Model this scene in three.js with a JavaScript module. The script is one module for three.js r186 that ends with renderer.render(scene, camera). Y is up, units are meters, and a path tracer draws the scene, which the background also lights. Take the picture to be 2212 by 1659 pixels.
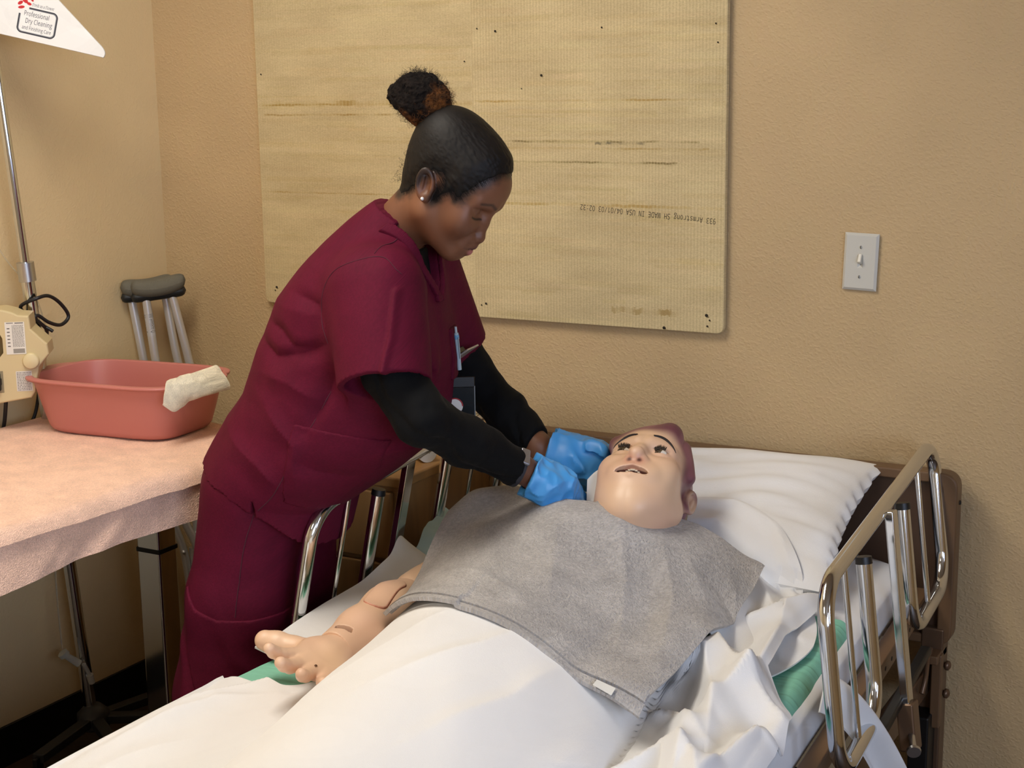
import * as THREE from 'three';
import { RoundedBoxGeometry } from 'three/addons/geometries/RoundedBoxGeometry.js';
import { mergeGeometries, mergeVertices } from 'three/addons/utils/BufferGeometryUtils.js';
import { RectAreaLightUniformsLib } from 'three/addons/lights/RectAreaLightUniformsLib.js';

// ---------------------------------------------------------------- camera, light, exposure
const scene = new THREE.Scene();
const camera = new THREE.PerspectiveCamera(28.78, 2212 / 1659, 0.05, 30);
camera.rotation.order = 'YXZ';
camera.rotation.set(-0.1938, 0.5095, -0.0136);
camera.position.set(2.7026, 1.5719, 2.9846);
scene.add(camera);
const renderer = new THREE.WebGLRenderer({ antialias: true });
renderer.toneMapping = THREE.LinearToneMapping;
renderer.toneMappingExposure = 1.07;
renderer.shadowMap.enabled = true;
renderer.shadowMap.type = THREE.PCFSoftShadowMap;
RectAreaLightUniformsLib.init();
scene.background = new THREE.Color(0.55, 0.72, 1.0);      // daylight outside the window
const ROOM = { x1: 4.3, z1: 4.9, h: 2.62 };
// ceiling light panels: x, z, width (x), depth (z), intensity
const PANELS = [
  { x: 0.95, z: 1.5, w: 0.6, d: 1.2, i: 9.5 },
  { x: 1.5, z: 3.8, w: 0.6, d: 1.2, i: 3.5 },
];
const WINDOWS = [{ z0: 1.3, z1: 1.8, i: 5 }, { z0: 2.5, z1: 4.4, i: 10 }], WY = [0.95, 2.2];  // daylight windows in the right wall, the narrow first one added for rail highlights

// ---------------------------------------------------------------- helpers
const V = (x, y, z) => new THREE.Vector3(x, y, z);
const clamp = (x, a, b) => Math.min(b, Math.max(a, x));
const lerp = (a, b, t) => a + (b - a) * t;
const smooth = (a, b, x) => { const t = clamp((x - a) / (b - a), 0, 1); return t * t * (3 - 2 * t); };
function rng(seed) { let s = seed >>> 0; return () => { s = (s + 0x6D2B79F5) | 0; let t = Math.imul(s ^ (s >>> 15), 1 | s); t = (t + Math.imul(t ^ (t >>> 7), 61 | t)) ^ t; return ((t ^ (t >>> 14)) >>> 0) / 4294967296; }; }
const used = {};
function numbered(name) { const n = used[name] = (used[name] ?? -1) + 1; return n ? `${name}_${String(n).padStart(3, '0')}` : name; }
function thing(name, label, category, base, group) {
  const o = new THREE.Group(); o.name = numbered(name); o.position.copy(base); o.userData = { label, category };
  if (group) o.userData.group = group;
  o.base = base.clone(); scene.add(o); return o;
}
function baseOf(o) { while (o && !o.base) o = o.parent; return o ? o.base : V(0, 0, 0); }
function part(parent, name, geo, mat, label) {                        // geometry in world coordinates
  if (Array.isArray(geo)) geo = merge(geo);
  const b = baseOf(parent); geo.translate(-b.x, -b.y, -b.z);
  const m = new THREE.Mesh(geo, mat); m.name = name; m.castShadow = m.receiveShadow = true;
  if (label) m.userData.label = label;
  parent.add(m); return m;
}
function solo(name, label, category, geo, mat, group) {               // a thing that is one mesh, pivot at its base
  if (Array.isArray(geo)) geo = merge(geo);
  geo.computeBoundingBox(); const bb = geo.boundingBox, b = V((bb.min.x + bb.max.x) / 2, bb.min.y, (bb.min.z + bb.max.z) / 2);
  geo.translate(-b.x, -b.y, -b.z);
  const m = new THREE.Mesh(geo, mat); m.name = numbered(name); m.position.copy(b); m.castShadow = m.receiveShadow = true; m.base = b;
  m.userData = { label, category }; if (group) m.userData.group = group;
  scene.add(m); return m;
}
function struct(name, geo, mat, label) {
  if (Array.isArray(geo)) geo = merge(geo);
  const m = new THREE.Mesh(geo, mat); m.name = name; m.castShadow = m.receiveShadow = true; m.userData = { kind: 'structure', label };
  scene.add(m); return m;
}
function merge(list) {
  const g = list.map((q) => { let h = q.index ? q.toNonIndexed() : q; for (const k of Object.keys(h.attributes)) if (!['position', 'normal', 'uv'].includes(k)) h.deleteAttribute(k); if (!h.attributes.uv) h.setAttribute('uv', new THREE.BufferAttribute(new Float32Array(h.attributes.position.count * 2), 2)); h.morphAttributes = {}; return h; });
  return mergeGeometries(g);
}
function box(x0, x1, y0, y1, z0, z1, r = 0.004, seg = 2) {
  const w = x1 - x0, h = y1 - y0, d = z1 - z0;
  const g = r > 0 ? new RoundedBoxGeometry(w, h, d, seg, Math.min(r, w / 2.01, h / 2.01, d / 2.01)) : new THREE.BoxGeometry(w, h, d);
  g.translate((x0 + x1) / 2, (y0 + y1) / 2, (z0 + z1) / 2); return g;
}
// path with rounded corners
function path(pts, rad = 0) {
  const c = new THREE.CurvePath(); let prev = pts[0].clone();
  for (let i = 1; i < pts.length; i++) {
    if (i === pts.length - 1 || !rad) { if (prev.distanceTo(pts[i]) > 1e-5) c.add(new THREE.LineCurve3(prev, pts[i].clone())); prev = pts[i].clone(); continue; }
    const a = pts[i - 1], b = pts[i], d = pts[i + 1], r = Math.min(rad, a.distanceTo(b) * 0.49, b.distanceTo(d) * 0.49);
    const p = b.clone().add(a.clone().sub(b).setLength(r)), q = b.clone().add(d.clone().sub(b).setLength(r));
    const k = 0.5523, c1 = p.clone().lerp(b, k), c2 = q.clone().lerp(b, k);
    if (prev.distanceTo(p) > 1e-5) c.add(new THREE.LineCurve3(prev, p));
    c.add(new THREE.CubicBezierCurve3(p, c1, c2, q)); prev = q;
  }
  return c;
}
function tubeOn(curve, r, seg = 60, rs = 14, caps = true) {
  const g = new THREE.TubeGeometry(curve, seg, r, rs, false), out = [g];
  if (caps) for (const t of [0, 1]) {
    const s = new THREE.SphereGeometry(r, rs, 6, 0, Math.PI * 2, 0, Math.PI / 2), dir = curve.getTangentAt(t).multiplyScalar(t ? 1 : -1);
    s.scale(1, 0.35, 1); s.applyQuaternion(new THREE.Quaternion().setFromUnitVectors(V(0, 1, 0), dir)); const p = curve.getPointAt(t); s.translate(p.x, p.y, p.z); out.push(s);
  }
  return merge(out);
}
const tube = (pts, r, rad = 0, seg = 60, rs = 14) => tubeOn(path(pts, rad), r, rad ? seg : Math.max(2, pts.length - 1), rs);
const spline = (pts, r, seg = 80, rs = 10) => tubeOn(new THREE.CatmullRomCurve3(pts), r, seg, rs);
// cylinder between two points
function rod(a, b, r, r2 = r, rs = 20) {
  const g = new THREE.CylinderGeometry(r2, r, a.distanceTo(b), rs, 1); g.applyQuaternion(new THREE.Quaternion().setFromUnitVectors(V(0, 1, 0), b.clone().sub(a).normalize()));
  const m = a.clone().lerp(b, 0.5); g.translate(m.x, m.y, m.z); return g;
}
// bar with rectangular section w x d between a and b; side = direction of w
function bar(a, b, w, d, side, r = 0.003) {
  const y = b.clone().sub(a), L = y.length(); y.normalize(); const x = side.clone().addScaledVector(y, -side.dot(y)).normalize(), z = x.clone().cross(y);
  const g = new RoundedBoxGeometry(w, L, d, 2, Math.min(r, w / 2.01, d / 2.01)); g.applyMatrix4(new THREE.Matrix4().makeBasis(x, y, z)); const m = a.clone().lerp(b, 0.5); g.translate(m.x, m.y, m.z); return g;
}
function lathe(profile, at, dir = V(0, 1, 0), seg = 32) {
  const g = new THREE.LatheGeometry(profile.map(([r, y]) => new THREE.Vector2(r, y)), seg);
  g.applyQuaternion(new THREE.Quaternion().setFromUnitVectors(V(0, 1, 0), dir.clone().normalize())); g.translate(at.x, at.y, at.z); return g;
}
// a thick sheet from a parametric surface f(u, v) -> Vector3, with the thickness grown along -normal
function sheet(f, nu, nv, thick, uvScale = [1, 1]) {
  const P = [], N = [], U = [], idx = [], at = (i, j) => i * (nv + 1) + j;
  const S = []; for (let i = 0; i <= nu; i++) for (let j = 0; j <= nv; j++) S.push(f(i / nu, j / nv));
  const nrm = []; for (let i = 0; i <= nu; i++) for (let j = 0; j <= nv; j++) {
    const a = S[at(Math.min(nu, i + 1), j)].clone().sub(S[at(Math.max(0, i - 1), j)]), b = S[at(i, Math.min(nv, j + 1))].clone().sub(S[at(i, Math.max(0, j - 1))]);
    nrm.push(a.cross(b).normalize());
  }
  const M = (nu + 1) * (nv + 1);
  for (let k = 0; k < 2; k++) for (let q = 0; q < M; q++) {
    const p = S[q], n = nrm[q], s = k ? -1 : 1; P.push(p.x - (k ? n.x * thick : 0), p.y - (k ? n.y * thick : 0), p.z - (k ? n.z * thick : 0)); N.push(n.x * s, n.y * s, n.z * s);
    U.push((Math.floor(q / (nv + 1)) / nu) * uvScale[0], ((q % (nv + 1)) / nv) * uvScale[1]);
  }
  for (let i = 0; i < nu; i++) for (let j = 0; j < nv; j++) {
    const a = at(i, j), b = at(i + 1, j), c = at(i + 1, j + 1), d = at(i, j + 1);
    idx.push(a, b, c, a, c, d); idx.push(M + a, M + c, M + b, M + a, M + d, M + c);
  }
  const ring = []; for (let i = 0; i < nu; i++) ring.push(at(i, 0)); for (let j = 0; j < nv; j++) ring.push(at(nu, j)); for (let i = nu; i > 0; i--) ring.push(at(i, nv)); for (let j = nv; j > 0; j--) ring.push(at(0, j));
  const s0 = P.length / 3;
  for (let k = 0; k < ring.length; k++) {
    const q = ring[k], q2 = ring[(k + 1) % ring.length], pr = ring[(k - 1 + ring.length) % ring.length];
    const e = S[q2].clone().sub(S[pr]).normalize().cross(nrm[q]).normalize();
    for (const m of [q, M + q]) { P.push(P[m * 3], P[m * 3 + 1], P[m * 3 + 2]); N.push(e.x, e.y, e.z); U.push(U[m * 2], U[m * 2 + 1]); }
  }
  for (let k = 0; k < ring.length; k++) { const a = s0 + 2 * k, b = s0 + 2 * ((k + 1) % ring.length); idx.push(a, a + 1, b, b, a + 1, b + 1); }
  const g = new THREE.BufferGeometry(); g.setAttribute('position', new THREE.Float32BufferAttribute(P, 3)); g.setAttribute('normal', new THREE.Float32BufferAttribute(N, 3)); g.setAttribute('uv', new THREE.Float32BufferAttribute(U, 2)); g.setIndex(idx); return g;
}
// ---- noise
const hash3 = (x, y, z) => { let h = Math.imul(x, 374761393) + Math.imul(y, 668265263) + Math.imul(z, 2147483647 ^ 0x5bd1e995) | 0; h = Math.imul(h ^ (h >>> 13), 1274126177); return ((h ^ (h >>> 16)) >>> 0) / 4294967296; };
function noise3(x, y, z) {
  const xi = Math.floor(x), yi = Math.floor(y), zi = Math.floor(z), f = (t) => t * t * (3 - 2 * t), u = f(x - xi), v = f(y - yi), w = f(z - zi);
  const c = (a, b, d) => hash3(xi + a, yi + b, zi + d);
  return lerp(lerp(lerp(c(0, 0, 0), c(1, 0, 0), u), lerp(c(0, 1, 0), c(1, 1, 0), u), v), lerp(lerp(c(0, 0, 1), c(1, 0, 1), u), lerp(c(0, 1, 1), c(1, 1, 1), u), v), w) * 2 - 1;
}
// tileable 2D value noise
function tnoise(x, y, p, seed) {
  const xi = Math.floor(x), yi = Math.floor(y), f = (t) => t * t * (3 - 2 * t), u = f(x - xi), v = f(y - yi), m = (a) => ((a % p) + p) % p;
  return lerp(lerp(hash3(m(xi), m(yi), seed), hash3(m(xi + 1), m(yi), seed), u), lerp(hash3(m(xi), m(yi + 1), seed), hash3(m(xi + 1), m(yi + 1), seed), u), v) * 2 - 1;
}
function dataTex(n, fn, srgb = true) {
  const d = new Uint8Array(n * n * 4);
  for (let j = 0; j < n; j++) for (let i = 0; i < n; i++) { const c = fn(i / n, j / n), k = (j * n + i) * 4; if (typeof c === 'number') d[k] = d[k + 1] = d[k + 2] = clamp(c, 0, 1) * 255; else { d[k] = clamp(c[0], 0, 255); d[k + 1] = clamp(c[1], 0, 255); d[k + 2] = clamp(c[2], 0, 255); } d[k + 3] = 255; }
  const t = new THREE.DataTexture(d, n, n, THREE.RGBAFormat); t.wrapS = t.wrapT = THREE.RepeatWrapping; t.magFilter = THREE.LinearFilter; t.minFilter = THREE.LinearMipmapLinearFilter; t.generateMipmaps = true;
  if (srgb) t.colorSpace = THREE.SRGBColorSpace; t.needsUpdate = true; return t;
}
function canvasTex(w, h, draw) {
  const c = document.createElement('canvas'); c.width = w; c.height = h; const g = c.getContext('2d'); draw(g, w, h);
  const t = new THREE.CanvasTexture(c); t.colorSpace = THREE.SRGBColorSpace; t.anisotropy = 8; return t;
}
function rep(t, x, y) { const c = t.clone(); c.repeat.set(x, y); c.needsUpdate = true; return c; }
// box-projected uv in metres
function boxUV(g, s = 1) {
  if (g.index) g = g.toNonIndexed(); const p = g.attributes.position, n = g.attributes.normal, u = new Float32Array(p.count * 2);
  for (let i = 0; i < p.count; i++) { const ax = Math.abs(n.getX(i)), ay = Math.abs(n.getY(i)), az = Math.abs(n.getZ(i)); let a, b; if (ax >= ay && ax >= az) { a = p.getZ(i); b = p.getY(i); } else if (ay >= az) { a = p.getX(i); b = p.getZ(i); } else { a = p.getX(i); b = p.getY(i); } u[2 * i] = a * s; u[2 * i + 1] = b * s; }
  g.setAttribute('uv', new THREE.BufferAttribute(u, 2)); return g;
}
const std = (color, roughness = 0.6, o = {}) => new THREE.MeshStandardMaterial({ color, roughness, ...o });
const phy = (color, roughness = 0.6, o = {}) => new THREE.MeshPhysicalMaterial({ color, roughness, ...o });
// ---------------------------------------------------------------- materials shared by many things
const peelTex = dataTex(1024, (u, v) => {                         // orange-peel wall relief, 0.5 m per tile
  const w = tnoise(u * 24, v * 24, 24, 5) * 0.5, a = tnoise(u * 128 + w * 2, v * 96 + w, 128, 1), b = tnoise(u * 96 + v * 96, v * 160, 96, 2), c = tnoise(u * 200, v * 200, 200, 3);
  return 0.5 + 0.32 * smooth(-0.2, 0.7, a * 0.8 + b * 0.5) - 0.16 + 0.06 * c + 0.07 * w;
}, false);
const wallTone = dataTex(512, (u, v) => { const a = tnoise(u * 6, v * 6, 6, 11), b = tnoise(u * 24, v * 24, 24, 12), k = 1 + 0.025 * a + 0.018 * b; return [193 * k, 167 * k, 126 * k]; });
const M = {};
M.wall = std(0xffffff, 0.62, { map: rep(wallTone, 0.4, 0.4), bumpMap: rep(peelTex, 2, 2), bumpScale: 0.0017 });
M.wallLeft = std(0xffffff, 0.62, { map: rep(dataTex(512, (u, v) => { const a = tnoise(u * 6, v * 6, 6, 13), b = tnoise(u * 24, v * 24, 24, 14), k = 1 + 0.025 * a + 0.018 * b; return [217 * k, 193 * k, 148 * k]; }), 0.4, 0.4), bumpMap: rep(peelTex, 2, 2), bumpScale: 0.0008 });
M.ceiling = std(0x8f7d66, 0.9);
M.floor = std(0xffffff, 0.55, { map: dataTex(512, (u, v) => { const a = tnoise(u * 8, v * 8, 8, 21), b = tnoise(u * 90, v * 90, 90, 22), k = 1 + 0.12 * a + 0.14 * b; return [74 * k, 58 * k, 45 * k]; }) });
M.basebrd = std(0x0e0b0a, 0.45);
M.chrome = std(0xd9dcdf, 0.1, { metalness: 1 });
M.brushed = std(0xc4c6c8, 0.32, { metalness: 1 });
M.blackPlastic = std(0x0c0c0d, 0.45);
M.black = std(0x050505, 0.6);
M.bedBrown = std(0x6a5038, 0.38);
M.bedBrownShade = std(0x4a3526, 0.45);  // bedBrown with the headboard face shading put into the colour
M.steelBrown = std(0x6e5642, 0.36, { metalness: 0.5 });

// ---------------------------------------------------------------- the room
const T = 0.12, { x1: RX, z1: RZ, h: RH } = ROOM;
struct('floor', boxUV(box(-T, RX + T, -0.1, 0, -T, RZ + T, 0)), M.floor, 'dull brown floor');
struct('ceiling', boxUV(box(-T, RX + T, RH, RH + 0.1, -T, RZ + T, 0)), M.ceiling, 'dull tan ceiling');
struct('wall_back', boxUV(box(-T, RX + T, 0, RH, -T, 0, 0)), M.wall, 'tan orange-peel textured wall behind the bed');
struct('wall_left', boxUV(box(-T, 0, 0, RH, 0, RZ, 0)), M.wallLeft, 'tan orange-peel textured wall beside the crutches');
struct('wall_front', boxUV(box(-T, RX + T, 0, RH, RZ, RZ + T, 0)), M.wall, 'tan wall opposite the bed');
struct('wall_right', boxUV(merge([box(RX, RX + T, 0, WY[0], 0, RZ, 0), box(RX, RX + T, WY[1], RH, 0, RZ, 0), ...[[0, WINDOWS[0].z0], [WINDOWS[0].z1, WINDOWS[1].z0], [WINDOWS[1].z1, RZ]].map(([p, q]) => box(RX, RX + T, WY[0], WY[1], p, q, 0))])), M.wall, 'tan wall with the windows');
struct('baseboard_left', box(0, 0.008, 0, 0.1, 0.008, RZ, 0.002), M.basebrd, 'black rubber baseboard along the left wall');
struct('baseboard_back', box(0, RX, 0, 0.1, 0, 0.008, 0.002), M.basebrd, 'black rubber baseboard along the back wall');
WINDOWS.forEach(({ z0, z1, i }, n) => { // windows in the right wall: outside the picture, they light the room and show in the chrome
  const [y0, y1] = WY, fr = [];
  for (const [a, b, c, d] of [[z0, z1, y0, y0 + 0.05], [z0, z1, y1 - 0.05, y1], [z0, z0 + 0.05, y0, y1], [z1 - 0.05, z1, y0, y1], ...(n ? [[(z0 + z1) / 2 - 0.025, (z0 + z1) / 2 + 0.025, y0, y1]] : [])]) fr.push(box(RX + 0.03, RX + 0.08, c, d, a, b, 0.004));
  const w = struct(`window_${n + 1}`, fr, std(0xd8d5cc, 0.5), 'pale frame of an unseen window');
  const p = new THREE.Mesh(box(RX + 0.052, RX + 0.058, y0 + 0.03, y1 - 0.03, z0 + 0.03, z1 - 0.03, 0), phy(0xffffff, 0.02, { transmission: 1, thickness: 0 })); p.name = 'window_pane'; w.add(p);
  const l = new THREE.RectAreaLight(0xcfe0ff, i, z1 - z0 - 0.1, y1 - y0 - 0.1); l.position.set(RX + 0.02, (y0 + y1) / 2, (z0 + z1) / 2); l.lookAt(0, (y0 + y1) / 2, (z0 + z1) / 2); scene.add(l);
});
for (const p of PANELS) {
  const o = thing('ceiling_light', p.z < 2 ? 'glowing white ceiling panel over the far side of the bed' : 'glowing white ceiling panel behind the camera, further from the bed', 'light', V(p.x, RH - 0.05, p.z), 'ceiling light panels');
  const fr = []; for (const [a, b, c, d] of [[-1, 1, -1, -0.94], [-1, 1, 0.94, 1], [-1, -0.88, -1, 1], [0.88, 1, -1, 1]]) fr.push(box(p.x + a * (p.w / 2 + 0.02), p.x + b * (p.w / 2 + 0.02), RH - 0.03, RH - 0.001, p.z + c * (p.d / 2 + 0.02), p.z + d * (p.d / 2 + 0.02), 0.002));
  part(o, 'frame', fr, std(0xe8e6e0, 0.5));
  part(o, 'diffuser', box(p.x - p.w / 2 + 0.02, p.x + p.w / 2 - 0.02, RH - 0.02, RH - 0.012, p.z - p.d / 2 + 0.02, p.z + p.d / 2 - 0.02, 0.002), new THREE.MeshStandardMaterial({ color: 0xffffff, emissive: 0xfff6e8, emissiveIntensity: 6 }));
  const l = new THREE.RectAreaLight(0xfff6e8, p.i, p.w - 0.06, p.d - 0.06); l.position.set(p.x, RH - 0.035, p.z); l.rotation.x = -Math.PI / 2; scene.add(l);
}

// ---------------------------------------------------------------- fibre boards on the back wall
function fibreBoard(x0, x1, y0, y1, seedV, ribs, print, label, corner) {
  const W = x1 - x0, H = y1 - y0, r = rng(seedV), px = 1400, TH = 0.78, py = Math.round(px * TH / W);
  const sh = new THREE.Shape(), c = 0.016, a = 0.003;
  const cl = corner === 'l' ? c : a, cr = corner === 'r' ? c : a;
  sh.moveTo(x0 + cl, y0); sh.lineTo(x1 - cr, y0); sh.quadraticCurveTo(x1, y0, x1, y0 + cr); sh.lineTo(x1, y1); sh.lineTo(x0, y1); sh.lineTo(x0, y0 + cl); sh.quadraticCurveTo(x0, y0, x0 + cl, y0);
  const g = new THREE.ExtrudeGeometry(sh, { depth: 0.011, bevelEnabled: true, bevelSize: 0.0015, bevelThickness: 0.0015, bevelSegments: 2, curveSegments: 8 }); g.translate(0, 0, 0.0065);
  const p = g.attributes.position, u = g.attributes.uv; for (let i = 0; i < p.count; i++) u.setXY(i, (p.getX(i) - x0) / W, (p.getY(i) - y0) / TH);
  const tex = canvasTex(px, py, (k) => {
    k.fillStyle = '#c5b389'; k.fillRect(0, 0, px, py);
    const X = (x) => (x - x0) / W * px, Y = (y) => (y0 + TH - y) / TH * py;
    for (let i = 0; i < 420; i++) { const w = 120 + r() * 420, h = 6 + r() * 26, t = r(); k.fillStyle = t < 0.5 ? `rgba(226,208,158,${0.05 + r() * 0.07})` : `rgba(160,136,78,${0.03 + r() * 0.06})`; k.fillRect(r() * px * 1.2 - px * 0.1, r() * py, w, h); }
    const img = k.getImageData(0, 0, px, py), d = img.data;
    for (let j = 0; j < py; j++) for (let i = 0; i < px; i++) {
      const q = (j * px + i) * 4, n = (hash3(i, j, seedV) - 0.5) * 20 + tnoise(i / 7, j / 2.2, 4096, seedV) * 9 + tnoise(i / 220, j / 60, 4096, seedV + 1) * 7, rb = ribs * Math.sin(i * 2 * Math.PI / (px / (W / 0.0075))) * 6;
      for (let c2 = 0; c2 < 3; c2++) d[q + c2] = clamp(d[q + c2] + (n + rb) * (c2 === 2 ? 0.85 : 1), 0, 255);
    }
    k.putImageData(img, 0, 0);
    print(k, X, Y, px / W, r);
    // specks
    for (let i = 0; i < 900; i++) { k.fillStyle = `rgba(${90 + r() * 40},${70 + r() * 30},${30 + r() * 20},${0.25 + r() * 0.35})`; k.fillRect(r() * px, r() * py, 1 + r() * 2.2, 1 + r() * 2); }
  });
  tex.wrapS = tex.wrapT = THREE.RepeatWrapping;
  const m = solo('wall_board', label, 'board', g, std(0xffffff, 0.9, { map: tex, bumpMap: rep(dataTex(256, (a2, b) => 0.5 + 0.25 * tnoise(a2 * 128, b * 96, 128, 71) + 0.2 * ribs * Math.sin(a2 * 2 * Math.PI * 16), false), W / 0.12, H / 0.12), bumpScale: 0.0006 }), 'fibre boards on the back wall');
  m.base = V(0, 0, 0); return m;
}
function streak(k, X, Y, s, x0, x1, y, h, col) { const n = 60; for (let i = 0; i < n; i++) { const t = i / n, w = (x1 - x0) / n * 1.6; k.fillStyle = col.replace('A', (0.03 + 0.30 * Math.max(0, tnoise(i / 5, Math.floor(y * 1000), 4096, 5) + 0.25) + 0.06 * hash3(i, Math.floor(y * 1000), 5)).toFixed(2)); k.fillRect(X(x0 + (x1 - x0) * t), Y(y + (hash3(i, 3, Math.floor(y * 777)) - 0.5) * h * 0.5), w * s, h * s); } }
function hole(k, X, Y, s, x, y, r) { k.fillStyle = '#211a0e'; k.beginPath(); k.ellipse(X(x), Y(y), r * s, r * s * 0.85, 0.4, 0, 7); k.fill(); k.fillStyle = 'rgba(70,55,25,0.5)'; k.beginPath(); k.ellipse(X(x + r * 0.8), Y(y - r * 0.8), r * 0.7 * s, r * 0.5 * s, 0, 0, 7); k.fill(); }
// the two boards (backs of fibre ceiling tiles)
fibreBoard(0.341, 0.953, 1.058, 2.27, 101, 0.35, (k, X, Y, s, r) => {
  streak(k, X, Y, s, 0.345, 0.95, 1.552, 0.012, 'rgba(150,115,45,A)'); streak(k, X, Y, s, 0.345, 0.95, 1.546, 0.004, 'rgba(150,115,45,A)'); streak(k, X, Y, s, 0.36, 0.95, 1.522, 0.004, 'rgba(135,100,40,A)'); streak(k, X, Y, s, 0.36, 0.80, 1.335, 0.003, 'rgba(150,115,50,A)');
  for (const [x, y, q] of [[0.375, 1.096, 0.0035], [0.37, 1.088, 0.002], [0.927, 1.09, 0.0035], [0.355, 1.618, 0.0022], [0.934, 1.637, 0.002], [0.93, 1.094, 0.0015]]) hole(k, X, Y, s, x, y, q);
}, 'left half of the tan fibre board pair on the wall, behind the nurse', 'l');
fibreBoard(0.9555, 1.561, 1.058, 2.27, 202, 1, (k, X, Y, s) => {
  streak(k, X, Y, s, 1.03, 1.50, 1.462, 0.004, 'rgba(95,80,40,A)'); streak(k, X, Y, s, 1.26, 1.38, 1.459, 0.005, 'rgba(60,60,50,A)'); streak(k, X, Y, s, 0.98, 1.52, 1.447, 0.004, 'rgba(150,115,50,A)'); streak(k, X, Y, s, 1.04, 1.45, 1.417, 0.004, 'rgba(95,80,40,A)'); streak(k, X, Y, s, 0.96, 1.56, 1.325, 0.006, 'rgba(160,125,55,A)'); streak(k, X, Y, s, 0.96, 1.55, 1.55, 0.004, 'rgba(160,125,60,A)'); streak(k, X, Y, s, 1.3, 1.46, 1.10, 0.012, 'rgba(140,110,55,A)');
  for (const [x, y, q] of [[1.524, 1.094, 0.004], [1.531, 1.084, 0.0022], [1.526, 1.071, 0.0025], [0.98, 1.089, 0.003], [0.968, 1.085, 0.002], [1.130, 1.603, 0.0032], [0.968, 1.708, 0.002], [1.015, 1.701, 0.003], [1.537, 1.701, 0.002], [1.542, 1.663, 0.002], [1.277, 1.701, 0.0022], [1.08, 1.575, 0.0015], [1.426, 1.061, 0.004]]) hole(k, X, Y, s, x, y, q);
  k.save(); k.translate(X(1.543), Y(1.3005)); k.rotate(Math.PI + 0.072); k.font = `${Math.round(0.0165 * s)}px monospace`; k.fillStyle = '#2f2a1e';
  const t = '933 Armstrong SH MADE IN USA 04/01/03 02:32', w = k.measureText(t).width; k.scale(0.32 * s / w, 1); k.fillText(t, 0, 0); k.restore();
}, 'right half of the tan fibre board pair, with upside-down printed line of text', 'r');

// light switch
{
  const o = thing('light_switch', 'white toggle light switch on the bare tan wall right of the boards', 'light switch', V(1.85, 1.163, 0));
  const wm = std(0xc9c8c0, 0.35);
  const sh = new THREE.Shape(); sh.moveTo(1.820, 1.169); sh.lineTo(1.880, 1.169); sh.lineTo(1.880, 1.275); sh.lineTo(1.820, 1.275); const ho = new THREE.Path(); ho.moveTo(1.8445, 1.210); ho.lineTo(1.8555, 1.210); ho.lineTo(1.8555, 1.236); ho.lineTo(1.8445, 1.236); sh.holes.push(ho);
  const g = new THREE.ExtrudeGeometry(sh, { depth: 0.0015, bevelEnabled: true, bevelSize: 0.005, bevelThickness: 0.004, bevelSegments: 1, bevelOffset: 0 });
  g.translate(0, 0, 0.0045);
  // the hole must not grow with the bevel: cover its rim with a narrow frame
  const fr = [[1.8385, 1.8445, 1.204, 1.242], [1.8555, 1.8615, 1.204, 1.242], [1.8445, 1.8555, 1.204, 1.210], [1.8445, 1.8555, 1.236, 1.242]].map(([a, b, c, d]) => box(a, b, c, d, 0.004, 0.0099, 0));
  const rz = new THREE.Matrix4().makeTranslation(1.85, 1.222, 0).multiply(new THREE.Matrix4().makeRotationZ(-0.032)).multiply(new THREE.Matrix4().makeTranslation(-1.85, -1.222, 0));
  const R = (gs) => { const m = merge(gs); m.applyMatrix4(rz); return m; };
  part(o, 'cover_plate', R([g, ...fr]), wm);
  part(o, 'slot', R([box(1.8446, 1.8554, 1.2101, 1.2359, 0.0005, 0.004, 0)]), std(0x3a382f, 0.7), 'dark slot around the toggle');
  const tg = box(1.8462, 1.8538, 1.2125, 1.231, 0.003, 0.017, 0.002); tg.translate(-1.85, -1.222, 0); tg.rotateX(-0.45); tg.translate(1.85, 1.224, 0.001);
  part(o, 'toggle', R([tg]), std(0xd6d2c4, 0.3));
  for (const y of [1.252, 1.192]) { const s = part(o, 'screw', R([lathe([[0, 0.0025], [0.0025, 0.002], [0.0033, 0]], V(1.85, y, 0.0098), V(0, 0, 1), 16)]), std(0xbdbcb4, 0.3)); part(s, 'screw_slot', R([box(1.8494, 1.8506, y - 0.003, y + 0.003, 0.0115, 0.0125, 0)]), M.black); }
}

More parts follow.
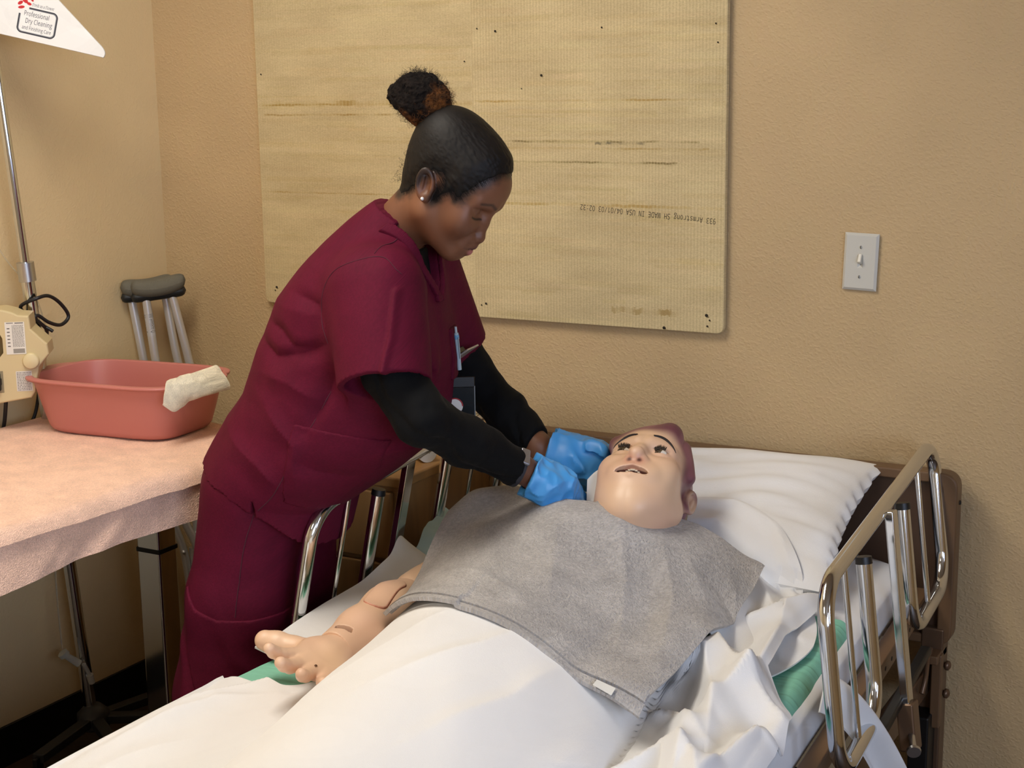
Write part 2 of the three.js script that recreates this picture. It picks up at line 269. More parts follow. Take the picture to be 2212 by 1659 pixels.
// crutches leaning in the corner
{
  const alu = std(0xd8d8d6, 0.38, { metalness: 0.6 }), foam = std(0x6a675a, 0.85, { bumpMap: rep(dataTex(128, (u, v) => 0.5 + 0.5 * tnoise(u * 64, v * 64, 64, 9), false), 4, 4), bumpScale: 0.0006 }), hard = std(0x1d2021, 0.5), rub = std(0x2a2a2a, 0.8);
  function crutch(label, L, Rt, C, pad, withPrint) {
    const o = thing('crutch', label, 'crutch', V(C[C.length - 1].x, 0, C[C.length - 1].z), 'crutches in the corner');
    for (const q of [L, Rt]) { const t = part(o, 'upright', spline(q, 0.0105, 70, 16), alu);
      if (withPrint && q === L) { const a = q[0].clone().lerp(q[1], 0.28), b = q[0].clone().lerp(q[1], 0.66), tx = canvasTex(512, 64, (k) => { k.fillStyle = '#c9c9c8'; k.fillRect(0, 0, 512, 64); k.fillStyle = '#3c3c42'; for (let i = 0; i < 4; i++) k.fillRect(20 + i * 22, 10, 6, 40); const r = rng(5); for (let i = 0; i < 9; i++) { k.fillRect(130 + i * 26, 14 + r() * 10, 5, 30); k.fillRect(134 + i * 26, 18 + r() * 18, 10, 5); } k.beginPath(); k.arc(400, 32, 18, 0, 7); k.lineWidth = 5; k.strokeStyle = '#3c3c42'; k.stroke(); });
        const g = new THREE.CylinderGeometry(0.0109, 0.0109, a.distanceTo(b), 20, 1, true); const uv = g.attributes.uv; for (let i = 0; i < uv.count; i++) { const u = uv.getX(i), v = uv.getY(i); uv.setXY(i, 1 - v, (u * 3) % 1.0001); } g.rotateY(0.3); g.applyQuaternion(new THREE.Quaternion().setFromUnitVectors(V(0, 1, 0), a.clone().sub(b).normalize())); const m = a.clone().lerp(b, 0.5); g.translate(m.x, m.y, m.z);
        part(t, 'printed_sleeve', g, std(0xffffff, 0.4, { map: tx, metalness: 0.3 }), 'dark lettering running down the tube'); } }
    part(o, 'lower_tube', rod(C[0], C[1], 0.0115), alu);
    part(o, 'rubber_tip', lathe([[0, 0], [0.024, 0], [0.026, 0.008], [0.018, 0.03], [0.0135, 0.07], [0.0116, 0.072]], V(C[1].x, 0.001, C[1].z)), rub);
    for (const q of [L, Rt]) part(o, 'pin_bolt', lathe([[0, 0.008], [0.005, 0.006], [0.006, 0]], q[4].clone().add(V(0.006, 0, 0.008)), V(0.7, 0, 0.7), 12), alu);
    // underarm pad: rounded foam saddle over a hard black shell
    const [a, b] = pad, d = b.clone().sub(a), n = V(-d.z, 0, d.x).normalize(), len = d.length();
    const saddle = (w, h, y0, dip, ends) => sheetLoft((t) => { const c = a.clone().addScaledVector(d, t); c.y += y0 - dip * Math.sin(Math.PI * t); const e = Math.pow(Math.max(0, 1 - Math.pow(Math.abs(2 * t - 1), ends)), 0.5); return { c, w: w * Math.max(0.02, e), h: h * Math.max(0.05, e) }; }, n, 36, 24);
    part(o, 'underarm_pad', saddle(0.028, 0.024, 0.004, 0.010, 6), foam);
    part(o, 'pad_shell', saddle(0.016, 0.015, -0.022, 0.000, 10), hard);
    const hb = rod(L[1].clone().lerp(L[2], 0.62), Rt[1].clone().lerp(Rt[2], 1.0), 0.014); part(o, 'hand_grip', hb, foam);
  }
  function sheetLoft(f, n, nt, na) {
    const P = [], U = [], I = []; for (let i = 0; i <= nt; i++) { const q = f(i / nt); for (let j = 0; j <= na; j++) { const s = j / na * Math.PI * 2; P.push(q.c.x + n.x * Math.cos(s) * q.w, q.c.y + Math.sin(s) * q.h, q.c.z + n.z * Math.cos(s) * q.w); U.push(i / nt, j / na); } }
    for (let i = 0; i < nt; i++) for (let j = 0; j < na; j++) { const k = i * (na + 1) + j; I.push(k, k + 1, k + na + 1, k + 1, k + na + 2, k + na + 1); }
    const g = new THREE.BufferGeometry(); g.setAttribute('position', new THREE.Float32BufferAttribute(P, 3)); g.setAttribute('uv', new THREE.Float32BufferAttribute(U, 2)); g.setIndex(I); g.computeVertexNormals(); return g;
  }
  crutch('rear grey aluminium crutch with dark pad, tucked behind the other crutch in the corner',
    [V(0.024, 1.075, 0.165), V(0.039, 0.916, 0.151), V(0.058, 0.69, 0.133), V(0.075, 0.479, 0.116), V(0.092, 0.391, 0.099), V(0.104, 0.24, 0.09), V(0.112, 0.16, 0.082)], [V(0.085, 1.075, 0.106), V(0.100, 0.905, 0.091), V(0.121, 0.75, 0.070), V(0.122, 0.564, 0.069), V(0.118, 0.44, 0.074), V(0.125, 0.24, 0.07), V(0.13, 0.16, 0.066)], [V(0.110, 0.40, 0.083), V(0.128, 0.06, 0.068)], [V(0.012, 1.092, 0.188), V(0.098, 1.104, 0.088)]);
  crutch('front grey aluminium crutch with dark pad and lettered tube, nearest the basin',
    [V(0.071, 1.075, 0.162), V(0.081, 0.919, 0.152), V(0.098, 0.70, 0.135), V(0.114, 0.495, 0.119), V(0.138, 0.403, 0.098), V(0.152, 0.24, 0.083), V(0.157, 0.18, 0.08)], [V(0.117, 1.075, 0.116), V(0.141, 0.902, 0.093), V(0.159, 0.737, 0.076), V(0.158, 0.607, 0.078), V(0.146, 0.43, 0.09), V(0.163, 0.24, 0.074), V(0.168, 0.18, 0.071)], [V(0.146, 0.42, 0.10), V(0.172, 0.06, 0.066)], [V(0.044, 1.094, 0.186), V(0.143, 1.108, 0.092)], true);
}

// IV pole, pump, cords, connectors
{
  const o = thing('iv_pole', 'chrome telescoping pole leaning along the left wall behind the table', 'iv pole', V(0.11, 0, 0.48));
  const at = (y) => V(0.1 + 0.012 * (1 - y), y, 0.605 - 0.128 * (1.62 - y) / 1.6);
  part(o, 'upper_tube', rod(at(1.17), at(1.90), 0.0105), M.chrome);
  part(o, 'lower_tube', rod(at(0.07), at(1.18), 0.0150), M.chrome);
  part(o, 'collar', rod(at(1.162), at(1.205), 0.0195), M.brushed);
  part(o, 'base_hub', lathe([[0, 0.05], [0.03, 0.05], [0.04, 0.06], [0.04, 0.09], [0.02, 0.11], [0, 0.11]], V(0.117, 0, 0.481)), std(0x3a3a3d, 0.45));
  for (const a of [-1.3, -0.45, 0.45, 1.3]) { const e = V(0.117 + Math.cos(a) * 0.24 * 0.8, 0.075, 0.481 + Math.sin(a) * 0.24); const l = part(o, 'base_leg', bar(V(0.117, 0.075, 0.481), e, 0.022, 0.03, V(0, 1, 0)), std(0x2a2a2c, 0.5)); part(l, 'caster', [lathe([[0, -0.012], [0.022, -0.012], [0.026, -0.006], [0.026, 0.006], [0.022, 0.012], [0, 0.012]], V(e.x, 0.0265, e.z), V(Math.sin(a), 0, -Math.cos(a))), bar(V(e.x, 0.03, e.z), V(e.x, 0.08, e.z), 0.03, 0.012, V(Math.cos(a), 0, Math.sin(a)))], M.blackPlastic); }
  const top = at(1.9); for (const s of [-1, 1]) part(o, 'bag_hook', spline([top.clone(), top.clone().add(V(0.03 * s, 0.02, -0.03 * s)), top.clone().add(V(0.07 * s, 0.0, -0.07 * s)), top.clone().add(V(0.085 * s, 0.03, -0.085 * s))], 0.004, 30, 8), M.chrome);

  // pump clamped to the pole: outline in the plane facing the room, extruded
  const beige = std(0xc8b78c, 0.5), e1 = V(0.78, 0, -0.62), e2 = V(0, 1, 0), e3 = V(0.62, 0, 0.78), P0 = V(0.1135, 0, 0.5745);
  const mp = new THREE.Matrix4().makeBasis(e1, e2, e3).setPosition(P0);
  const pl = (g) => { g.applyMatrix4(mp); return g; };
  const p = thing('infusion_pump', 'beige infusion pump with white label and black dial clamped to the pole', 'infusion pump', V(0.12, 0.915, 0.62));
  const sh = new THREE.Shape(), ol = [[-0.15, 1.085], [-0.11, 1.108], [-0.052, 1.110], [-0.032, 1.104], [-0.018, 1.097], [0.002, 1.095], [0.004, 1.067], [0.037, 1.033], [0.039, 1.012], [0.016, 0.985], [0.004, 0.93], [-0.004, 0.918], [-0.072, 0.908], [-0.095, 0.918], [-0.15, 0.925]];
  ol.forEach(([x, y], i) => (i ? sh.lineTo(x, y) : sh.moveTo(x, y)));
  const h1 = new THREE.Path(); [[-0.135, 1.055], [-0.060, 1.062], [-0.054, 1.05], [-0.054, 1.018], [-0.066, 1.004], [-0.092, 0.996], [-0.098, 0.992], [-0.135, 0.992]].forEach(([x, y], i) => (i ? h1.lineTo(x, y) : h1.moveTo(x, y))); sh.holes.push(h1);
  const body = new THREE.ExtrudeGeometry(sh, { depth: 0.075, bevelEnabled: true, bevelSize: 0.004, bevelThickness: 0.005, bevelSegments: 3 }); body.translate(0, 0, 0.022);
  const bm = part(p, 'housing', pl(body), beige);
  part(bm, 'handle_recess', pl(box(-0.137, -0.05, 0.988, 1.066, 0.03, 0.036, 0.002)), std(0x9c8e6a, 0.6), 'back of the handle opening with shade put into its colour');  // housing beige darkened to paint the shade inside the opening
  const lab = canvasTex(256, 640, (k) => { k.fillStyle = '#d9d6cd'; k.fillRect(0, 0, 256, 640); const r = rng(7); k.fillStyle = '#55524d'; k.fillRect(20, 14, 90, 14); k.fillRect(130, 14, 110, 18); for (let i = 0; i < 34; i++) { let x = 90; while (x < 236) { const w = 6 + r() * 22; k.fillRect(x, 60 + i * 13, Math.min(w, 240 - x), 6); x += w + 6; } } for (let i = 0; i < 6; i++) k.fillRect(24, 120 + i * 70, 36, 20); k.fillStyle = '#8d8a82'; k.fillRect(90, 530, 150, 90); });
  const lm = std(0xffffff, 0.4, { map: lab });
  const lq = (w, h, x, y) => { const g = new THREE.PlaneGeometry(w, h); g.translate(x, y, 0.1028); return pl(g); };
  part(p, 'label', lq(0.042, 0.072, -0.026, 1.050), lm, 'white sticker full of small print');
  const lab2 = canvasTex(256, 256, (k) => { k.fillStyle = '#cfccc4'; k.fillRect(0, 0, 256, 256); const r = rng(17); k.fillStyle = '#5d5a55'; for (let i = 0; i < 12; i++) { let x = 14; while (x < 240) { const w = 6 + r() * 26; k.fillRect(x, 16 + i * 20, Math.min(w, 242 - x), 9); x += w + 7; } } });
  part(p, 'label', lq(0.034, 0.045, -0.014, 0.953), std(0xffffff, 0.4, { map: lab2 }), 'small white sticker low on the housing');
  part(p, 'release_knob', pl(lathe([[0, 0.014], [0.015, 0.013], [0.018, 0.008], [0.018, 0]], V(0.004, 0.998, 0.1005), V(0, 0, 1), 28)), std(0xd2c398, 0.5));
  part(p, 'dial_recess_shade', pl(box(-0.100, -0.058, 0.928, 0.978, 0.0995, 0.1025, 0.006)), std(0x8d8062, 0.6), 'flat plate behind the dial with recess shade in its colour');  // no real hollow: a darker beige plate paints the recess shade
  const dl = []; for (const [x0, x1, y0, y1] of [[-0.093, -0.082, 0.934, 0.97], [-0.074, -0.064, 0.934, 0.974], [-0.095, -0.062, 0.946, 0.962], [-0.092, -0.086, 0.965, 0.972]]) dl.push(pl(box(x0, x1, y0, y1, 0.101, 0.116, 0.003)));
  part(p, 'dial', dl, M.blackPlastic, 'black ribbed dial');
  part(p, 'pole_clamp', pl(box(-0.016, 0.02, 0.96, 1.05, -0.016, 0.024, 0.006)), beige);

  solo('power_cord', 'black power cord looped over the pole above the pump', 'cord', spline([V(0.135, 1.045, 0.54), V(0.10, 1.075, 0.565), V(0.094, 1.105, 0.592), V(0.13, 1.125, 0.574), V(0.13, 1.126, 0.54), V(0.128, 1.10, 0.50), V(0.128, 1.07, 0.482), V(0.128, 1.055, 0.505), V(0.13, 1.066, 0.545), V(0.125, 1.085, 0.572), V(0.124, 1.082, 0.58), V(0.12, 1.05, 0.545), V(0.09, 1.02, 0.52), V(0.06, 0.985, 0.505), V(0.052, 0.90, 0.515), V(0.05, 0.83, 0.54), V(0.03, 0.79, 0.57), V(0.008, 0.785, 0.58)], 0.0042, 220, 10), std(0x131318, 0.45));
  solo('pump_cable', 'thin black cable hanging below the pump behind the table', 'cord', spline([V(0.095, 0.925, 0.652), V(0.085, 0.88, 0.65), V(0.07, 0.84, 0.645), V(0.05, 0.795, 0.645), V(0.025, 0.785, 0.63), V(0.008, 0.785, 0.62)], 0.0045, 60, 10), std(0x0d0d10, 0.5));
  const clear = phy(0xf2f4ee, 0.12, { transmission: 0.9, thickness: 0.002 });
  const ln = thing('iv_line', 'clear iv tubing hanging down the pole with plastic connectors', 'iv tubing', V(0.09, 0.15, 0.5));
  part(ln, 'tubing', spline([V(0.06, 1.40, 0.70), V(0.062, 1.22, 0.60), V(0.07, 1.13, 0.53), V(0.068, 1.05, 0.50), V(0.062, 0.95, 0.50), V(0.062, 0.80, 0.505), V(0.07, 0.6, 0.52), V(0.085, 0.4, 0.54), V(0.10, 0.275, 0.55)], 0.0018, 120, 8), clear);
  part(ln, 'connector', [rod(V(0.108, 0.262, 0.552), V(0.122, 0.232, 0.522), 0.0075, 0.010, 16), rod(V(0.106, 0.268, 0.556), V(0.109, 0.260, 0.551), 0.013, 0.013, 16)], phy(0xe8eae2, 0.15, { transmission: 0.6, thickness: 0.004 }), 'clear flared connector');
  part(ln, 'connector', [rod(V(0.128, 0.228, 0.512), V(0.128, 0.195, 0.496), 0.005, 0.005, 14), rod(V(0.128, 0.195, 0.496), V(0.128, 0.172, 0.490), 0.009, 0.008, 14)], std(0xb9b6ac, 0.4), 'white capped connector');
}

// paper garment cover hanging from the pole
{
  const e1 = V(0.17, -0.053, -0.136).normalize(), e3 = V(0.62, 0, 0.78), n = e3.clone().addScaledVector(e1, -e3.dot(e1)).normalize(), e2 = n.clone().cross(e1), O = V(0.303, 1.654, 0.49);
  const o = thing('garment_cover', 'white paper dry-cleaning cover on a hanger with red flower print at the top left', 'garment cover', V(0.133, 1.70, 0.626));
  const W = 0.5, H = 0.27; // local: x from -W (left) to 0 (right tip), y up
  const sh = new THREE.Shape(); sh.moveTo(-W, 0.0); sh.lineTo(-0.004, -0.001); sh.quadraticCurveTo(0.002, 0.010, -0.012, 0.021); sh.lineTo(-0.124, 0.102); sh.quadraticCurveTo(-0.185, 0.155, -0.235, 0.205); sh.lineTo(-0.265, 0.205); sh.quadraticCurveTo(-0.315, 0.155, -0.376, 0.102); sh.lineTo(-0.488, 0.021);
  const g = new THREE.ExtrudeGeometry(sh, { depth: 0.006, bevelEnabled: true, bevelSize: 0.001, bevelThickness: 0.004, bevelSegments: 2, curveSegments: 16 });
  const uv = g.attributes.uv, p = g.attributes.position; for (let i = 0; i < p.count; i++) uv.setXY(i, (p.getX(i) + W) / W, p.getY(i) / H);
  g.applyMatrix4(new THREE.Matrix4().makeBasis(e1, e2, n).setPosition(O));
  const tx = canvasTex(2000, 1080, (k) => {
    const s = 4000, X = (x) => (x + W) * s, Y = (y) => (H - y) * s; k.fillStyle = '#e2e2e0'; k.fillRect(0, 0, 2000, 1080);
    const r = rng(3); for (let i = 0; i < 60; i++) { k.fillStyle = `rgba(${r() > 0.5 ? '255,255,255' : '190,190,190'},0.06)`; k.beginPath(); k.ellipse(r() * 2000, r() * 1080, 60 + r() * 160, 20 + r() * 60, r() * 3, 0, 7); k.fill(); }
    const rr = (x0, y0, x1, y1, q, lw, col) => { k.strokeStyle = col; k.lineWidth = lw; k.beginPath(); k.roundRect(X(x0), Y(y1), (x1 - x0) * s, (y1 - y0) * s, q * s); k.stroke(); };
    const tilt = (x, y, a, f) => { k.save(); k.translate(X(x), Y(y)); k.rotate(a); f(); k.restore(); };
    k.save(); k.translate(X(-0.190), Y(0.013)); k.scale(0.86, 0.86); k.translate(-X(-0.184), -Y(0.016));
    rr(-0.184, 0.016, -0.093, 0.078, 0.012, 14, '#33353d'); rr(-0.1815, 0.0185, -0.0955, 0.0755, 0.010, 5, '#6c7078');
    k.fillStyle = '#e2e2e0'; k.fillRect(X(-0.19), Y(0.085), 0.027 * s, 0.024 * s);
    k.fillStyle = '#3c3f49'; k.textBaseline = 'alphabetic';
    const line = (t, x, y, w, size, font = 'sans-serif') => { k.font = `${size * s}px ${font}`; const m = k.measureText(t).width; k.save(); k.translate(X(x), Y(y)); k.scale(w * s / m, 1); k.fillText(t, 0, 0); k.restore(); };
    line('Professional', -0.1735, 0.0585, 0.062, 0.0165); line('Dry Cleaning', -0.168, 0.0405, 0.066, 0.0165); line('and Finishing Care', -0.173, 0.0245, 0.071, 0.0125);
    line('Fresh as a Flower', -0.157, 0.084, 0.053, 0.011, 'serif');
    k.fillStyle = '#c5282d'; k.strokeStyle = '#8d1519'; k.lineWidth = 3;
    for (const [x, y, a, l, w] of [[-0.176, 0.094, 0.6, 0.017, 0.010], [-0.186, 0.086, 2.4, 0.014, 0.008], [-0.187, 0.1, 3.6, 0.015, 0.009], [-0.17, 0.106, 5.2, 0.018, 0.010], [-0.182, 0.076, 2.8, 0.016, 0.007], [-0.165, 0.088, 0.2, 0.012, 0.007], [-0.18, 0.114, 4.4, 0.016, 0.010], [-0.16, 0.1, 0.9, 0.012, 0.006]]) tilt(x, y, a, () => { k.beginPath(); k.ellipse(0, 0, l * s * 0.5, w * s * 0.5, 0, 0, 7); k.fill(); k.beginPath(); k.moveTo(-l * s * 0.4, 0); k.lineTo(l * s * 0.4, 0); k.stroke(); });
    k.restore();
  });
  part(o, 'paper_cover', g, std(0xffffff, 0.75, { map: tx }));
  const hk = [V(0, 0.212, 0.003), V(0, 0.25, 0.003), V(-0.012, 0.27, 0.003), V(-0.034, 0.262, 0.003), V(-0.036, 0.245, 0.003)].map((q) => O.clone().addScaledVector(e1, q.x - 0.25).addScaledVector(e2, q.y).addScaledVector(n, q.z));
  part(o, 'hanger_hook', spline(hk, 0.0012, 40, 8), M.brushed);
}

// table with chrome column, its towel, basin, washcloth
const TT = 0.828;                                                     // table top height
{
  const o = thing('side_table', 'bedside table on a flat chrome column, covered with a peach towel', 'table', V(0.4, 0, 0.95));
  const wood = std(0x8a6a48, 0.5);
  part(o, 'tabletop', box(0.085, 0.705, TT - 0.022, TT, 0.40, 1.72, 0.008), wood);
  for (const z of [0.52, 1.52]) { const c = part(o, 'column', box(0.360, 0.426, 0.06, TT - 0.03, z - 0.03, z + 0.03, 0.006), M.chrome); part(c, 'collar', box(0.3585, 0.4275, 0.555, 0.566, z - 0.0315, z + 0.0315, 0.002), M.black); part(o, 'foot', box(0.24, 0.60, 0.035, 0.075, z - 0.032, z + 0.032, 0.01), M.brushed); part(o, 'under_bracket', box(0.30, 0.50, TT - 0.04, TT - 0.0225, z - 0.05, z + 0.05, 0.003), M.brushed); for (const x of [0.28, 0.56]) part(o, 'caster', lathe([[0, -0.012], [0.018, -0.012], [0.02, 0], [0.018, 0.012], [0, 0.012]], V(x, 0.0205, z), V(0, 0, 1)), M.blackPlastic); }
}
const terryTex = dataTex(512, (u, v) => 0.5 + 0.3 * tnoise(u * 128, v * 128, 128, 31) + 0.2 * tnoise(u * 256, v * 256, 256, 32), false);
const terryCol = (r, g, b, amt) => dataTex(256, (u, v) => { const k = 1 + amt * tnoise(u * 128, v * 128, 128, 33) + amt * 0.8 * tnoise(u * 12, v * 12, 12, 34); return [r * k, g * k, b * k]; });
{
  const o = thing('table_towel', 'peach towel spread over the table under the basin', 'towel', V(0.4, TT, 0.95));
  const mat = phy(0xffffff, 0.95, { map: rep(terryCol(244, 204, 180, 0.045), 3, 3), bumpMap: rep(terryTex, 5, 5), bumpScale: 0.0022, sheen: 0.5, sheenColor: new THREE.Color(0.9, 0.75, 0.65), sheenRoughness: 0.6 });
  const zf = (x) => 0.335 + 0.19 * (x - 0.08), prof = (pts, t) => { const n = pts.length - 1, q = t * n, i = Math.min(n - 1, Math.floor(q)); return [lerp(pts[i][0], pts[i + 1][0], q - i), lerp(pts[i][1], pts[i + 1][1], q - i)]; };
  const top = []; for (let i = 0; i <= 40; i++) top.push([lerp(0.078, 0.694, i / 40), TT + 0.009]); for (const q of [[0.702, 0.0085], [0.710, 0.006], [0.717, 0.001], [0.722, -0.005], [0.726, -0.013], [0.729, -0.020]]) top.push([q[0], TT + q[1]]);
  const wav = (x, z) => 0.0018 * noise3(x * 9, 3, z * 9) + 0.0008 * noise3(x * 30, 1, z * 30);
  part(o, 'top_layer', sheet((u, v) => { const [x, y] = prof(top, v), z = lerp(zf(x), 1.78, u); const d = smooth(0.69, 0.72, x); return V(x + d * 0.005 * noise3(1, 2, z * 9), y + wav(x, z) + 0.001 - d * (0.006 * noise3(5, 1, z * 3.2)), z); }, 140, 60, 0.005, [1.45, 0.7]), mat);
  const low = [[0.60, 0.0035], [0.66, 0.0035], [0.69, 0.0033], [0.702, 0.001], [0.710, -0.006], [0.715, -0.016], [0.717, -0.03], [0.718, -0.05], [0.719, -0.07], [0.720, -0.092]].map(([x, y]) => [x, TT + y]);
  part(o, 'lower_layer', sheet((u, v) => { const [x, y0] = prof(low, v), z = lerp(0.47, 1.78, u), d = smooth(0.35, 1, v), hang = lerp(0, -0.025 * smooth(1.15, 1.7, z) + 0.012 * smooth(0.75, 0.5, z), d); return V(x + d * (0.008 + 0.012 * noise3(9, 4, z * 7) + 0.007 * noise3(2, 4, z * 17 + y0 * 20)), y0 + hang + d * 0.006 * noise3(3, 3, z * 6), z); }, 160, 40, 0.005, [1.3, 0.25]), mat);
}
{
  const o = thing('wash_basin', 'coral pink plastic wash basin on the peach towel', 'basin', V(0.36, TT + 0.012, 0.53));
  const mat = phy(0xb87068, 0.42, { clearcoat: 0.15, clearcoatRoughness: 0.4 }), c = V(0.352, 0, 0.533), a = 0.10;
  const y0 = TT + 0.0115, rimY = 0.964; // superellipse rings
  const ring = (hx, hz, y, n = 4.5) => { const q = []; for (let i = 0; i < 96; i++) { const t = i / 96 * Math.PI * 2, cx = Math.cos(t), sz = Math.sin(t); const x = Math.sign(cx) * Math.pow(Math.abs(cx), 2 / n) * hx, z = Math.sign(sz) * Math.pow(Math.abs(sz), 2 / n) * hz; q.push(V(c.x + x * Math.cos(a) + z * Math.sin(a), y, c.z - x * Math.sin(a) + z * Math.cos(a))); } return q; };
  const loft = (rings, cap0, cap1) => { const P = [], I = [], n = 96; for (const r of rings) for (const p of r) P.push(p.x, p.y, p.z); for (let k = 0; k < rings.length - 1; k++) for (let i = 0; i < n; i++) { const A = k * n + i, B = k * n + (i + 1) % n; I.push(A, A + n, B, B, A + n, B + n); } const cap = (k, f) => { const m = P.length / 3; let x = 0, y = 0, z = 0; for (const p of rings[k]) { x += p.x / n; y += p.y / n; z += p.z / n; } P.push(x, y, z); for (let i = 0; i < n; i++) { const A = k * n + i, B = k * n + (i + 1) % n; f ? I.push(m, A, B) : I.push(m, B, A); } }; if (cap0) cap(0, true); if (cap1) cap(rings.length - 1, false); const g = new THREE.BufferGeometry(); g.setAttribute('position', new THREE.Float32BufferAttribute(P, 3)); g.setIndex(I); g.computeVertexNormals(); return g; };
  const H = [[0.150, 0.092, y0], [0.160, 0.100, y0 + 0.001], [0.167, 0.106, y0 + 0.006], [0.172, 0.110, y0 + 0.014], [0.182, 0.118, y0 + 0.05], [0.193, 0.127, y0 + 0.095], [0.199, 0.132, rimY - 0.007], [0.209, 0.143, rimY - 0.0075], [0.211, 0.145, rimY - 0.004], [0.210, 0.144, rimY], [0.200, 0.134, rimY + 0.0012], [0.196, 0.129, rimY - 0.002], [0.190, 0.124, y0 + 0.092], [0.179, 0.115, y0 + 0.05], [0.170, 0.107, y0 + 0.016], [0.163, 0.101, y0 + 0.007], [0.15, 0.09, y0 + 0.004]];
  part(o, 'tub', loft(H.map(([x, z, y]) => ring(x, z, y)), true, true), mat);
  const lip = (s) => { const sh = new THREE.Shape(); sh.moveTo(0, -0.075); sh.quadraticCurveTo(0.030, -0.055, 0.032, -0.02); sh.lineTo(0.032, 0.02); sh.quadraticCurveTo(0.030, 0.055, 0, 0.075); const g = new THREE.ExtrudeGeometry(sh, { depth: 0.0025, bevelEnabled: true, bevelSize: 0.001, bevelThickness: 0.001, bevelSegments: 2 }); g.rotateX(Math.PI / 2); if (s < 0) g.rotateY(Math.PI); g.translate(s * 0.203, rimY - 0.0005, 0); g.rotateY(a); g.translate(c.x, 0, c.z); return g; };
  for (const s of [-1, 1]) part(o, 'handle_lip', lip(s), mat);
  // washcloth folded over the right front of the rim
  const wm = phy(0xffffff, 0.95, { map: rep(terryCol(224, 217, 196, 0.07), 1, 1), bumpMap: rep(terryTex, 1, 1), bumpScale: 0.0012, sheen: 0.4 });
  const loc = (x, y, z) => V(c.x + x * Math.cos(a) + z * Math.sin(a), y, c.z - x * Math.sin(a) + z * Math.cos(a));
  const wc = sheet((u, v) => { // u across the cloth along the rim, v from inside over the rim to outside
    const ang = lerp(0.62, -0.05, u), rx = 0.206, rz = 0.138, n = 4.5, cx = Math.cos(ang), sz = Math.sin(ang), X = Math.pow(Math.abs(cx), 2 / n) * rx, Z = Math.sign(sz) * Math.pow(Math.abs(sz), 2 / n) * rz, nx = 0.35 + 0.5 * smooth(0.6, 0.0, ang), nz = 0.25 + 0.75 * smooth(-0.1, 0.6, ang);
    const nl = Math.hypot(nx, nz), t = (v - 0.28) * 0.165; let off, y; const dropMax = 0.034 + 0.012 * Math.exp(-Math.pow((u - 0.25) / 0.16, 2));
    if (t < -0.008) { off = -0.012 - 0.004 * (1 - v); y = rimY + 0.0015 + (t + 0.008) * 1.0; } else if (t < 0.025) { const q = (t + 0.008) / 0.033; off = lerp(-0.012, 0.022, q); y = rimY + 0.006 + 0.012 * Math.sin(q * Math.PI) * (0.6 + 0.6 * u); } else { const q = (t - 0.025) / 0.094; off = 0.024 + 0.014 * Math.sin(q * 2.2) + 0.008 * Math.sin(u * 7 + 1) * q; y = rimY + 0.006 - q * dropMax - 0.006 * Math.sin(u * 5) * q; }
    const p = loc(X + nx / nl * off, y + 0.0022 * noise3(u * 9, v * 9, 4), Z + nz / nl * off); return p;
  }, 60, 60, 0.0045);
  solo('washcloth', 'small white washcloth draped over the corner of the pink basin', 'washcloth', wc, wm);
}

// wooden nightstand behind the far bed rail
{
  const wt = dataTex(256, (u, v) => { const g = tnoise(u * 40 + tnoise(u * 4, v * 4, 4, 3) * 1.5, v * 3, 40, 41), k = 1 + 0.07 * g; return [150 * k, 112 * k, 66 * k]; });
  const wood = std(0xffffff, 0.5, { map: wt }), o = thing('nightstand', 'light wood nightstand behind the far bed rail', 'nightstand', V(0.77, 0, 0.21));
  part(o, 'carcass', boxUV(box(0.56, 0.98, 0.06, 0.742, 0.015, 0.40, 0.004), 2), wood);
  part(o, 'worktop', boxUV(box(0.545, 0.995, 0.742, 0.766, 0.012, 0.415, 0.005), 2), std(0xffffff, 0.4, { map: wt }));
  for (const [a, b] of [[0.58, 0.73], [0.10, 0.57]]) { const d = part(o, 'drawer', boxUV(box(0.575, 0.965, a, b, 0.3995, 0.414, 0.004), 2), wood); part(d, 'handle', tube([V(0.70, (a + b) / 2, 0.41), V(0.70, (a + b) / 2, 0.432), V(0.84, (a + b) / 2, 0.432), V(0.84, (a + b) / 2, 0.41)], 0.004, 0.01, 40, 10), M.brushed); }
  part(o, 'plinth', box(0.58, 0.96, 0, 0.06, 0.03, 0.37, 0.002), std(0x2a211a, 0.7));
  const pt = canvasTex(256, 256, (k) => { k.fillStyle = '#d8d6cf'; k.fillRect(0, 0, 256, 256); const r = rng(9); k.fillStyle = '#8c8a86'; for (let i = 0; i < 5; i++) for (let j = 0; j < 5; j++) { const x = i * 52 + (j % 2) * 26 + 12, y = j * 52 + 20; k.beginPath(); k.ellipse(x - 6, y, 9, 9, 0, 0, 7); k.ellipse(x + 6, y, 9, 9, 0, 0, 7); k.fill(); k.beginPath(); k.moveTo(x - 14, y + 4); k.lineTo(x + 14, y + 4); k.lineTo(x, y + 22); k.fill(); } });
  const g = rod(V(0.88, 0.788, 0.20), V(0.97, 0.788, 0.27), 0.0215, 0.0215, 32); { const u = g.attributes.uv; for (let i = 0; i < u.count; i++) u.setXY(i, u.getX(i) * 2, u.getY(i) * 1.6); }
  solo('tissue_roll', 'white roll with grey heart print lying on the nightstand', 'roll', g, std(0xffffff, 0.6, { map: rep(pt, 1, 1) }));
  solo('call_cord', 'thin white cord hanging in front of the wall behind the bed rail', 'cord', spline([V(1.02, 0.78, 0.06), V(1.035, 0.74, 0.07), V(1.042, 0.70, 0.075), V(1.038, 0.66, 0.075), V(1.02, 0.632, 0.07)], 0.0032, 40, 8), std(0xd8d4c8, 0.5));
}
